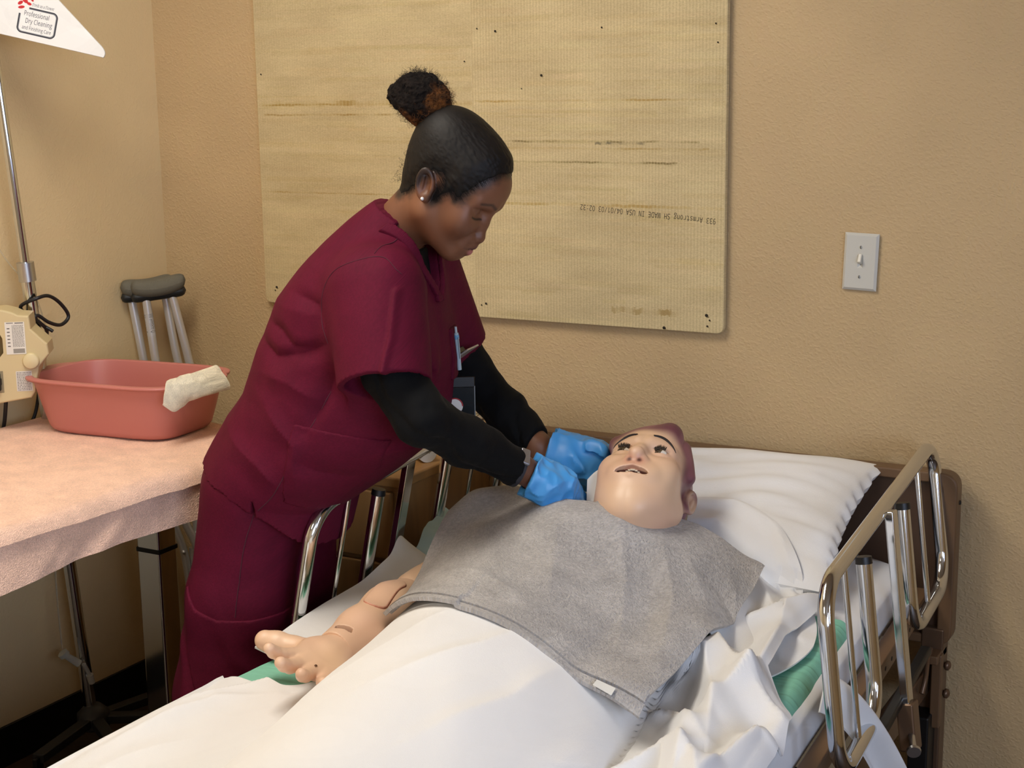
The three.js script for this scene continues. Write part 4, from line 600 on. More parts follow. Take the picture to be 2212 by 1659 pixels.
// distance to a 2D polygon, negative inside
function polyDist(x, y, p) { let d = 1e9, s = 1; for (let i = 0, j = p.length - 1; i < p.length; j = i++) { const ex = p[j][0] - p[i][0], ey = p[j][1] - p[i][1], wx = x - p[i][0], wy = y - p[i][1], t = clamp((wx * ex + wy * ey) / (ex * ex + ey * ey), 0, 1), bx = wx - ex * t, by = wy - ey * t; d = Math.min(d, bx * bx + by * by); const a = y >= p[i][1], b = y < p[j][1], c = ex * wy > ey * wx; if ((a && b && c) || (!a && !b && !c)) s = -s; } return s * Math.sqrt(d); }
function lineDist(x, y, p) { let d = 1e9; for (let i = 0; i < p.length - 1; i++) { const ex = p[i + 1][0] - p[i][0], ey = p[i + 1][1] - p[i][1], wx = x - p[i][0], wy = y - p[i][1], t = clamp((wx * ex + wy * ey) / (ex * ex + ey * ey), 0, 1); d = Math.min(d, Math.hypot(wx - ex * t, wy - ey * t)); } return d; }
// a head in its own frame: x to the subject's left, y to the crown, z out of the face; origin between the ears
function headField(o) {
  const nY = o.noseDY ?? 0, cY = o.chinY ?? -0.108, mY = o.mouthDY ?? 0, eyZ = o.eyeDZ ?? 0, eZ = o.earZ ?? -0.012;
  return (x, y, z) => {
    const ax = Math.abs(x);
    let d = ell(x, y, z, 0, 0.028, -0.012, 0.0755, 0.088, 0.098);
    d = smin(d, ell(x, y, z, 0, 0.045, o.foreheadZ, 0.058, 0.05, 0.05), 0.03);            // forehead
    const J = o.jawW ?? 1, mw = o.mouthW ?? 1;
    d = smin(d, ell(x, y, z, 0, -0.035, 0.028, 0.060 * J, 0.078, 0.060), 0.035);                // face block
    d = smin(d, cone(ax, y, z, [0.052 * J, -0.055, 0.0], [0.012 * J * J, cY + 0.002, 0.066 + (o.jawDZ ?? 0)], 0.022, 0.019), 0.03); // jaw
    d = smin(d, ell(x, y, z, 0, cY, o.chinZ, 0.022 * J * J, 0.018, 0.018), 0.022 * J * J);
    d = smin(d, ell(ax, y, z, 0.040 * J, -0.028 - 0.05 * (J - 1), 0.062, 0.024 * J, 0.026 * J, 0.022), 0.03);             // cheek
    d = smax(d, -ell(ax, y, z, 0.033, 0.006, 0.100 + eyZ, 0.019, 0.012, 0.016), 0.022);            // eye hollow
    d = smin(d, cone(ax, y, z, [0.012, 0.024, 0.0865], [0.046, 0.024, 0.070], 0.009, 0.007), 0.016); // brow ridge
    d = smin(d, ell(ax, y, z, 0.032, 0.003, 0.0725 + eyZ, 0.0165, 0.0135, 0.0135), 0.004);         // eyeball under its lids
    d = smax(d, -(cone(ax, y, z, [0.020, o.lidY, 0.086 + eyZ], [0.045, o.lidY - 0.001, 0.079 + eyZ], 0.0011, 0.0010)), 0.0022); // lid crease
    const nz = o.noseZ; // nose
    d = smin(d, chain(x, y, z, [[0, 0.018, 0.083, 0.007], [0, -0.008 + nY * 0.6, nz - 0.016, 0.009], [0, -0.027 + nY, nz - 0.009, 0.0115]], 0.01), 0.012);
    d = smin(d, ell(x, y, z, 0, -0.030 + nY, nz - 0.010, 0.0125, 0.0115, 0.0125), 0.008);
    d = smin(d, ell(ax, y, z, 0.0135 * o.noseW, -0.034 + nY, nz - 0.022, 0.0095 * o.noseW, 0.0095, 0.0125), 0.006);
    d = smax(d, -ell(ax, y, z, 0.0075 * o.noseW, -0.043 + nY, nz - 0.0165, 0.0045 * o.noseW, 0.0085, 0.0065), 0.003);
    if (o.lowerFace) d = smin(d, ell(x, y, z, 0, -0.070, 0.030, 0.060, 0.050, 0.054), 0.03);
    // mouth
    const lz = o.lipZ; y -= mY; const up = cone(ax, y, z, [0.0, -0.0575, lz], [0.023 * mw, -0.0635, lz - 0.014 * mw], 0.0070 * o.lip, 0.0032), dn = cone(ax, y, z, [0.0, -0.0715 - o.open, lz - 0.003], [0.022 * mw, -0.0645 - o.open * 0.3, lz - 0.014 * mw], 0.0080 * o.lip, 0.0032);
    d = smin(d, ell(x, y, z, 0, -0.062, lz - 0.014, 0.030 * mw, 0.022, 0.016), 0.016);
    d = smin(d, Math.min(up, dn), 0.007);
    if (o.open > 0.001) d = smax(d, -ell(ax, y, z, 0, -0.0655 - o.open * 0.45 - 0.25 * Math.pow(ax / 0.03, 2) * 0.01, lz + 0.001 - 0.3 * ax, 0.0225 * mw, 0.0028 + o.open * 0.62, 0.016), 0.002);
    else d = smax(d, -cone(ax, y, z, [0, -0.0642, lz + 0.0065], [0.023, -0.0640, lz - 0.009], 0.0012, 0.0010), 0.002);
    y += mY; d = smin(d, cone(x, y, z, [0, -0.045, -0.028], o.neck, 0.054, 0.056), 0.03);              // neck
    if (o.ears) { // ear: rim, bowl, lobe
      const ex = ax - (o.earX ?? 0.0745) - 0.22 * Math.max(0, -z + eZ + 0.016), ey = y + 0.004, ezz = z - eZ, sa = o.earTilt ?? -0.2, ca = Math.sqrt(1 - sa * sa), a = ey * ca + ezz * sa, b = ezz * ca - ey * sa;
      const q = Math.hypot(a / 0.0275, b / 0.0155), shell = Math.max((q - 1) * 0.0155, Math.abs(ex - 0.006) - 0.005);
      let e = smin(shell, Math.hypot((q - 0.93) * 0.018, ex - 0.0105) - 0.0042, 0.004); e = smax(e, -ell(ex, a, b, 0.0125, 0.001, 0.002, 0.0065, 0.017, 0.0085), 0.004);
      e = smin(e, cone(ex, a, b, [0.0095, 0.014, -0.003], [0.0085, -0.012, -0.0065], 0.0026, 0.0022), 0.003); e = smin(e, ell(ex, a, b, 0.0065, -0.026, 0.003, 0.005, 0.010, 0.0085), 0.006); e = smin(e, ell(ex, a, b, 0.006, -0.006, 0.0135, 0.006, 0.006, 0.004), 0.004);
      d = smin(d, e, 0.005);
    }
    return d;
  };
}
// five-fingered hand in its own frame: x to the thumb side, y along the fingers from the wrist, z out of the back of the hand
function handField(o) {
  const F = [], L = [[0.040, 0.024, 0.021], [0.044, 0.028, 0.023], [0.040, 0.026, 0.022], [0.032, 0.020, 0.019]], R = [0.0098, 0.0102, 0.0096, 0.0085];
  for (let i = 0; i < 4; i++) { const bx = 0.030 - 0.0195 * i, by = 0.092 - [0.004, 0, 0.004, 0.012][i]; let a = 0, x = bx, y = by, z = 0; const sp = (o.spread ?? 0.06) * (1.5 - i), pts = [[bx * 0.55, 0.045, 0, R[i] * 1.1], [x, y, z, R[i] * 1.08]]; for (let k = 0; k < 3; k++) { a += o.curl[i] * [1, 1.15, 0.75][k]; const l = L[i][k] * (o.fingerLength ?? 1); x += Math.sin(sp) * Math.cos(a) * l; y += Math.cos(a) * Math.cos(sp) * l; z -= Math.sin(a) * l; pts.push([x, y, z, R[i] * [0.98, 0.9, 0.82][k]]); } F.push(pts); }
  const t = o.thumb ?? 0.5, th = [[0.022, 0.02, -0.004, 0.015], [0.022 + 0.034 * Math.sin(0.75), 0.02 + 0.034 * Math.cos(0.75), -0.004 - 0.02 * t, 0.0128], [0.045 + 0.033 * Math.sin(0.62 - t * 0.3), 0.045 + 0.033 * Math.cos(0.62), -0.012 - 0.03 * t, 0.0112], [0.062 - 0.006 * t, 0.094, -0.018 - 0.046 * t, 0.0095]];
  for (const p of th.slice(1)) p[0] *= o.thumbIn ?? 1;
  return (x, y, z) => { let d = ell(x, y, z, 0.0, 0.052, 0, 0.042, 0.056, 0.0165); d = smin(d, cone(x, y, z, [0, -0.02, 0], [0, 0.03, 0], 0.024, 0.022), 0.02); for (const p of F) d = smin(d, chain(x, y, z, p, 0.004), 0.006); return o.noThumb ? d : smin(d, chain(x, y, z, th, 0.006), 0.012); };
}
const frameM = (o, x, y, z) => new THREE.Matrix4().makeBasis(x, y, z).setPosition(o);
// ---------------------------------------------------------------- training mannequin
const HEAD = { o: V(1.582, 0.821, 0.467), s: 1.08 };
{
  HEAD.y = V(-0.155, 0.356, -0.921).normalize(); HEAD.z = V(0.066, 0.934, 0.350); HEAD.z.addScaledVector(HEAD.y, -HEAD.z.dot(HEAD.y)).normalize(); HEAD.x = HEAD.y.clone().cross(HEAD.z);
  HEAD.w = (x, y, z) => HEAD.o.clone().addScaledVector(HEAD.x, x * HEAD.s).addScaledVector(HEAD.y, y * HEAD.s).addScaledVector(HEAD.z, z * HEAD.s);
  HEAD.m = new THREE.Matrix4().makeBasis(HEAD.x.clone().multiplyScalar(HEAD.s), HEAD.y.clone().multiplyScalar(HEAD.s), HEAD.z.clone().multiplyScalar(HEAD.s)).setPosition(HEAD.o);
}
const fixN = (g, m) => { g.applyMatrix4(m); return g; };
{
  const o = thing('mannequin', 'peach plastic training mannequin lying on the bed with moulded purple-brown hair', 'mannequin', V(1.5, 0.575, 0.75));
  const hf = headField({ foreheadZ: 0.040, chinZ: 0.044, jawDZ: -0.020, lowerFace: true, noseZ: 0.110, noseW: 0.95, lipZ: 0.0945, lip: 0.42, open: 0.008, mouthDY: 0.003, lidY: 0.012, jawW: 1.06, mouthW: 1.3, earX: 0.067, neck: [0, -0.20, -0.055], ears: true });
  const skin = lin('#e2bf9e'), skin2 = lin('#dcb398'), blush = lin('#b9604c'), lipc = lin('#b0705c'), dark = lin('#45181a'), hairA = lin('#6e3f49'), hairB = lin('#8d5a62'), hairD = lin('#3f1f25');
  // hair region in the side view (y, z), soft sprayed edge
  const region = [[0.054, 0.10], [0.053, 0.082], [0.050, 0.068], [0.038, 0.056], [0.012, 0.047], [-0.015, 0.037], [-0.036, 0.020], [-0.045, 0.0], [-0.036, -0.022], [-0.055, -0.045], [-0.085, -0.075], [-0.08, -0.2], [0.25, -0.2], [0.25, 0.14], [0.054, 0.14]];
  const hairMask = (x, y, z) => smooth(0.010, -0.016, polyDist(y, z, region) + 0.003 * noise3(x * 30, y * 30, z * 30));
  const headCol = (x, y, z, nx, ny, nz) => {
    let c = mixc(skin, skin2, 0.5 + 0.5 * noise3(x * 18, y * 18, z * 18)); const ax = Math.abs(x);
    c = mixc(c, blush, 0.55 * Math.exp(-Math.pow(Math.hypot(ax - 0.0085, y + 0.044, z - 0.098) / 0.011, 2)));
    c = mixc(c, dark, smooth(0.0075, 0.003, Math.hypot(ax - 0.0082, y + 0.044, (z - 0.096) * 0.8)));
    const lip = Math.min(cone(ax, y - 0.003, z, [0, -0.0575, 0.095], [0.026, -0.0635, 0.078], 0.003, 0.0018), cone(ax, y - 0.003, z, [0, -0.0735, 0.092], [0.026, -0.066, 0.078], 0.003, 0.0018)); c = mixc(c, lipc, 0.55 * smooth(0.0045, 0.0005, lip));
    if (ell(ax, y, z, 0, -0.0655, 0.084, 0.028, 0.0075, 0.0105) < 0) c = mixc(c, dark, 0.9);
    c = mixc(c, hairA, 0.25 * Math.exp(-Math.pow(Math.hypot(ax - 0.082, y + 0.004, z + 0.008) / 0.012, 2)));
    const h = hairMask(x, y, z); if (h > 0) { const st = 0.5 + 0.5 * noise3(x * 20 + z * 60, y * 18, z * 22); let hc = mixc(hairA, hairB, smooth(0.35, 0.9, st)); hc = mixc(hc, hairD, smooth(0.05, 0.11, y) * 0.4 * smooth(0.6, 0.1, st)); const earZone = smooth(0.030, 0.012, Math.hypot(y + 0.006, z + 0.012)) * smooth(0.070, 0.080, ax); c = mixc(c, hc, h * (1 - 0.75 * earZone)); }
    return c;
  };
  const vc = phy(0xffffff, 0.42, { vertexColors: true, clearcoat: 0.12, clearcoatRoughness: 0.45 });
  // moulded hair: raised wave along the forehead line
  const hh = (x, y, z) => { let d = hf(x, y, z); const wave = cone(x, y, z, [-0.060, 0.066, 0.048], [0.030, 0.080, 0.066], 0.018, 0.025), wave2 = cone(x, y, z, [0.050, 0.078, 0.040], [0.074, 0.030, 0.016], 0.018, 0.010); if (y > 0.0) d = smin(d, Math.min(wave, wave2), 0.016); return d; };
  const head = fixN(surfaceNets(hh, [-0.105, -0.175, -0.13], [0.105, 0.135, 0.13], 0.0024, headCol), HEAD.m);
  // torso, shoulders and upper arms, hidden by the covers except beside the towel
  const neckW = HEAD.w(0, -0.16, -0.05).toArray();
  const torso = (x, y, z) => { let d = ell(x, y, z, 1.50, 0.655, 0.78, 0.155, 0.07, 0.26); d = smin(d, cone(x, y, z, [1.37, 0.675, 0.60], [1.63, 0.675, 0.60], 0.05, 0.05), 0.05); d = smin(d, cone(x, y, z, neckW, [1.505, 0.69, 0.63], 0.056, 0.058), 0.04);
    d = smin(d, chain(x, y, z, [[1.35, 0.685, 0.585, 0.05], [1.262, 0.668, 0.63, 0.047], [1.236, 0.652, 0.742, 0.042]]), 0.02); d = smin(d, cone(x, y, z, [1.64, 0.68, 0.59], [1.73, 0.64, 0.72], 0.048, 0.042), 0.02);
    d = smin(d, cone(x, y, z, [1.45, 0.635, 1.0], [1.59, 0.628, 1.95], 0.055, 0.04), 0.03); d = smin(d, cone(x, y, z, [1.59, 0.635, 1.0], [1.75, 0.628, 1.95], 0.055, 0.04), 0.03); return Math.max(d, Math.max(1.0 - x, -y)); };
  const tg = surfaceNets(torso, [1.16, 0.56, 0.42], [1.82, 0.86, 2.02], 0.010, () => skin);
  part(o, 'body', mergeC([head, tg]), vc);
  // jointed forearm with its inset panel, jointed hand
  const slot = (x, y, z) => { const q = x - 1.243 - 0.25 * (z - 0.98); return Math.max(Math.abs(q) - 0.016, 0.644 - y, Math.abs(z - 0.982 + 0.25 * (x - 1.243)) - 0.0055); };
  const fa = (x, y, z) => { let d = chain(x, (y - 0.64) * 1.08 + 0.64, z, [[1.234, 0.648, 0.762, 0.043], [1.236, 0.645, 0.83, 0.049], [1.236, 0.636, 0.92, 0.043], [1.238, 0.630, 1.006, 0.034]], 0.02);
    d = Math.max(d, 0.742 - z + 0.25 * Math.abs(x - 1.235), z - 1.005); d = Math.max(d, -Math.max(Math.abs(x - 1.236) - 0.018, 0.766 - z > 0.03 ? 1 : Math.abs(z - 0.742) - 0.022, 0.655 - y)); return Math.max(d, -slot(x, y, z)); };
  const f = part(o, 'forearm', surfaceNets(fa, [1.16, 0.57, 0.715], [1.31, 0.72, 1.02], 0.0024, (x, y, z) => mixc(skin, skin2, 0.5 + 0.5 * noise3(x * 18, y * 18, z * 18))), vc);
  part(f, 'wrist_slot_shade', box(1.230, 1.257, 0.6455, 0.6485, 0.9775, 0.9865, 0.001), std(0x3a1413, 0.7), 'dark insert painting the shade inside the wrist joint slot');  // dark plate on the slot floor, paints the shade inside
  const oval = (x, z) => { const qx = Math.abs(x - 1.240 - 0.10 * (z - 0.85)) - 0.001, qz = Math.abs(z - 0.846) - 0.034, r = 0.023; return Math.hypot(Math.max(qx, 0), Math.max(qz, 0)) + Math.min(Math.max(qx, qz), 0) - r; };
  part(f, 'forearm_panel', surfaceNets((x, y, z) => smax(smax(fa(x, y, z) - 0.0030, oval(x, z), 0.001), 0.645 - y, 0.002), [1.18, 0.63, 0.76], [1.30, 0.72, 0.94], 0.0026, (x, y, z) => mixc(mixc(skin, skin2, 0.7), blush, 0.0 + 0.75 * smooth(-0.0026, 0.0, oval(x, z)))), vc, 'oval inset panel of the forearm');
  const H = { o: V(1.243, 0.630, 1.0), x: V(-0.84, 0.50, 0.06).normalize() }; H.y = V(0.10, 0.03, 1); H.y.addScaledVector(H.x, -H.y.dot(H.x)).normalize(); H.z = H.x.clone().cross(H.y).negate();
  const hfd = handField({ curl: [0.20, 0.20, 0.22, 0.24], spread: 0.20, noThumb: true, fingerLength: 0.80 }), hs = 1.1;
  const hw = (x, y, z) => { const px = x - H.o.x, py = y - H.o.y, pz = z - H.o.z, L = [(px * H.x.x + py * H.x.y + pz * H.x.z) / hs, (px * H.y.x + py * H.y.y + pz * H.y.z) / hs, (px * H.z.x + py * H.z.y + pz * H.z.z) / hs]; let d = hfd(L[0], L[1], L[2]) * hs - 0.001; d = smin(d, chain(x, y, z, [[1.215, 0.628, 1.03, 0.02], [1.180, 0.633, 1.040, 0.0215], [1.150, 0.641, 1.049, 0.0205], [1.130, 0.646, 1.056, 0.018]], 0.01), 0.022); return smax(d, 0.985 - z, 0.002); };
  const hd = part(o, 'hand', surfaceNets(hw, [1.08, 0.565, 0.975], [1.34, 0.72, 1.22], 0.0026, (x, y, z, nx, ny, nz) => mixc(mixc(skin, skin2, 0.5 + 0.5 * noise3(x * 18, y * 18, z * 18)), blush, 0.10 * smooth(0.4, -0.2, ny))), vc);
  part(hd, 'screw', [lathe([[0, 0.002], [0.0035, 0.0015], [0.0045, 0]], V(1.268, 0.640, 1.10), V(0, 1, 0.1), 14)], std(0x6b4a35, 0.4, { metalness: 0.5 }));
  // painted brows, eyes, lashes, teeth
  const proj = (x, y, lift = 0) => { let z = 0.16; for (let i = 0; i < 60; i++) { const d = hh(x, y, z); if (d < 0.0002) break; z -= Math.max(d * 0.7, 0.0003); } return HEAD.w(x, y, z + lift); };
  for (const s of [1, -1]) {
    const pts = []; for (let i = 0; i <= 14; i++) { const t = i / 14; pts.push(proj(s * lerp(0.015, 0.056, t), 0.029 + 0.012 * Math.sin(Math.PI * (0.18 + 0.72 * t)) - 0.013 * t * t, 0.0002)); }
    const c = new THREE.CatmullRomCurve3(pts), g = new THREE.TubeGeometry(c, 40, 0.0036, 8), p = g.attributes.position; for (let i = 0; i <= 40; i++) { const q = c.getPointAt(i / 40), w = Math.pow(Math.sin(Math.PI * clamp(i / 40 * 0.8 + 0.16, 0, 1)), 0.6) * (1 - 0.55 * Math.pow(i / 40, 3)) * 0.9; for (let j = 0; j <= 8; j++) { const k = i * 9 + j; p.setXYZ(k, q.x + (p.getX(k) - q.x) * w, q.y + (p.getY(k) - q.y) * w, q.z + (p.getZ(k) - q.z) * w); } } g.computeVertexNormals();
    part(o, 'eyebrow', g, std(0x1d1214, 0.6));
    const ec = [s * 0.0325, 0.004, 0.0758], eye = surfaceNets((x, y, z) => { const d = ell(x, y, z, ec[0], ec[1], ec[2] - 0.0005, 0.0140, 0.0128, 0.0128); return Math.max(d, -(y - ec[1] + 0.0036 - 0.10 * Math.abs(x - ec[0])), y - ec[1] - 0.0050 + 0.30 * Math.abs(x - ec[0]) * 0.7, Math.abs(x - ec[0]) - 0.0110, ec[2] - z); }, [ec[0] - 0.018, -0.014, 0.072], [ec[0] + 0.018, 0.022, 0.096], 0.0009, (x, y, z) => { const r = Math.hypot(x - ec[0] + 0.004, (y - ec[1] - 0.001)); return r < 0.0026 ? [0.005, 0.005, 0.005] : r < 0.0074 ? mixc([0.02, 0.012, 0.006], [0.07, 0.05, 0.03], smooth(0.0026, 0.0065, r)) : [0.72, 0.68, 0.62]; });
    part(o, 'eye', fixN(eye, HEAD.m), phy(0xffffff, 0.15, { vertexColors: true, clearcoat: 0.6 }));
    const ls = []; for (let i = 0; i < 26; i++) { const t = i / 25, x = lerp(-0.0095, 0.0075, t), y = ec[1] + 0.0048 - 0.00012 * Math.pow(x * 1000, 2) * 0.12, z = ec[2] + 0.0128 - 0.35 * Math.abs(x) , l = 0.0085 * (0.8 + 0.35 * hash3(i, 4, s + 3)); ls.push(rod(HEAD.w(ec[0] + x, y, z), HEAD.w(ec[0] + x * 1.35 + 0.0012 * (hash3(i, 2, 1) - 0.5), y + l * 0.86, z + l * 0.42), 0.0010, 0.0002, 5)); }
    part(o, 'eyelashes', ls, std(0x2a2018, 0.7), 'dark brush of eyelashes');
  }
  const th = []; for (let i = 0; i < 8; i++) { const a = lerp(-1, 1, (i + 0.5) / 8), g = new RoundedBoxGeometry(0.0046, 0.0032, 0.003, 2, 0.001); g.translate(a * 0.0165, -0.0615 - 0.0022 * a * a, 0.0885 - 0.0105 * a * a); g.translate(0, 0.002, 0.0005); th.push(g); }
  part(o, 'teeth', fixN(merge(th), HEAD.m), std(0xd9cdb6, 0.35));
  part(o, 'neck_pin', rod(HEAD.w(0.056, -0.088, -0.012), HEAD.w(0.062, -0.100, -0.012), 0.0022, 0.0022, 10), M.chrome, 'small chrome pin on the neck');
}
// ---------------------------------------------------------------- grey towel over the chest
const terryGrey = terryCol(172, 169, 167, 0.07);
M.grey = phy(0xffffff, 0.97, { map: rep(terryGrey, 2.2, 2.2), bumpMap: rep(terryTex, 3.6, 3.6), bumpScale: 0.0022, sheen: 0.6, sheenColor: new THREE.Color(0.6, 0.6, 0.62), sheenRoughness: 0.55 });
const armL = [[1.68, 0.56], [1.775, 0.75], [1.79, 1.0]], armR = [[1.30, 0.46], [1.245, 0.50], [1.235, 0.62], [1.235, 0.67]];
const TF = [[[[1.56, 0.55], [1.66, 0.72], [1.73, 0.90]], 0.013, 0.05, 0.045], [[[1.63, 0.52], [1.74, 0.70], [1.79, 0.86]], 0.010, 0.04, 0.04], [[[1.48, 0.62], [1.55, 0.78], [1.60, 0.9]], 0.008, 0.06, 0.05], [[[1.30, 0.66], [1.42, 0.70], [1.52, 0.76]], 0.005, 0.05, 0.06], [[[1.36, 0.86], [1.48, 0.9], [1.60, 0.955]], 0.006, 0.05, 0.03], [[[1.70, 0.56], [1.79, 0.66]], 0.008, 0.03, 0.04], [[[1.40, 0.58], [1.46, 0.60], [1.56, 0.585]], 0.007, 0.025, 0.03]];
function bodyHw(x, z) { const w = lerp(0.34, 0.235, smooth(0.58, 0.86, z)), u = (x - bodyC(z)) / w; return 0.185 * smooth(0.36, 0.52, z) * Math.pow(Math.max(0, 1 - u * u), 0.62); }
const YT = [[1.20, 0.757], [1.267, 0.768], [1.351, 0.790], [1.436, 0.820], [1.478, 0.830], [1.52, 0.832], [1.562, 0.826], [1.604, 0.812], [1.646, 0.792], [1.689, 0.775], [1.731, 0.750], [1.773, 0.719], [1.815, 0.687], [1.90, 0.66]];
const yTop = (x) => { for (let i = 0; i < YT.length - 1; i++) if (x < YT[i + 1][0]) return lerp(YT[i][1], YT[i + 1][1], clamp((x - YT[i][0]) / (YT[i + 1][0] - YT[i][0]), 0, 1)); return 0.66; };
function towelY(x, z) {
  const m = matY(z), a = lerp(0.165, 0.085, smooth(0.45, 0.76, z)) * Math.pow(Math.max(0, 1 - Math.pow(lineDist(x, z, armR) / 0.12, 2)), 0.7), b = 0.095 * Math.pow(Math.max(0, 1 - Math.pow(lineDist(x, z, armL) / 0.10, 2)), 0.7), neck = 0.232 * Math.exp(-Math.pow((x - 1.565) / 0.14, 2) - Math.pow((z - 0.575) / 0.11, 2)) + 0.09 * Math.exp(-Math.pow((x - 1.37) / 0.09, 2) - Math.pow((z - 0.50) / 0.10, 2));
  let y = -smin(-(m + 0.012 + Math.max(bodyH(x, z), x < bodyC(z) ? bodyHw(x, z) : 0)), -(m + 0.012 + Math.max(a, b)), 0.09); y = -smin(-y, -(m + neck), 0.05);
  const p = pillowTop(x, z); if (p > 0) y = Math.max(y, p + 0.004); if (x > 1.6 && z < 0.8) y = Math.max(y, gownY(x, z) - 0.002); if (x > 1.66) y = Math.max(y, m + folds(x, z, FOLDS) * 0.8 * smooth(0.72, 0.95, z) + 0.012);
  return y + folds(x, z, TF) + 0.003 * noise3(x * 8, 2, z * 8);
}
{
  const o = thing('grey_towel', 'grey terry towel spread over the mannequin chest', 'towel', V(1.5, 0.7, 0.75));
  const UL = [1.225, 0.440], UR = [1.815, 0.445], LL = [1.285, 0.945], LR = [1.835, 1.035];
  const LE = [[1.225, 0.0], [1.205, 0.25], [1.243, 0.5], [1.282, 0.75], [1.312, 1.0], [1.316, 1.1]]; const edge = (u, v) => { let xl = LE[0][0]; for (let i = 0; i < 5; i++) if (v >= LE[i][1]) xl = lerp(LE[i][0], LE[i + 1][0], Math.min(1, (v - LE[i][1]) / (LE[i + 1][1] - LE[i][1]))); const x = lerp(xl, lerp(UR[0], LR[0], v), u); let zt = lerp(UL[1], UR[1], u) + 0.165 * Math.exp(-Math.pow((u - 0.47) / 0.24, 2)), zb = lerp(LL[1], LR[1], u) + 0.050 * Math.sin(Math.PI * Math.pow(u, 0.8)) * (1 - 0.4 * u); return [x, lerp(zt, zb, v)]; };
  const surf = (lift) => (u, v) => { const [x, z] = edge(u, v); let y = towelY(x, z); y = lerp(Math.max(y, yTop(x) - 0.011), y, smooth(0.0, 0.42, v)) + 0.011 + lift; const c = Math.exp(-Math.pow((u - 1) / 0.05, 2) - Math.pow(v / 0.06, 2)); y += 0.016 * c; return V(x, y, z); };
  part(o, 'towel_cloth', sheet((u, v) => surf(0)(v, u).clone(), 150, 190, 0.008, [0.5, 0.6]), M.grey);
  const hem = (v0, v1, lift, th) => sheet((a, b) => { const p = surf(lift)(b, lerp(v0, v1, a)); return p; }, 8, 190, th, [0.02, 0.6]);
  part(o, 'hem', hem(0.962, 1.0, 0.006, 0.007), M.grey, 'stitched hem along the lower edge');
  part(o, 'lower_fold', hem(1.006, 1.036, 0.004, 0.007), M.grey, 'second layer showing below the hem');
  const tgf = surf(0.004); const p0 = tgf(0.855, 1.012), p1 = tgf(0.915, 1.012), q0 = tgf(0.855, 1.04), q1 = tgf(0.915, 1.04);
  part(o, 'care_tag', sheet((a, b) => p0.clone().lerp(p1, b).lerp(q0.clone().lerp(q1, b), a).add(V(0, 0.004 + 0.003 * a, 0.002)), 4, 10, 0.001), std(0xdcdcd8, 0.7), 'white care tag');
}
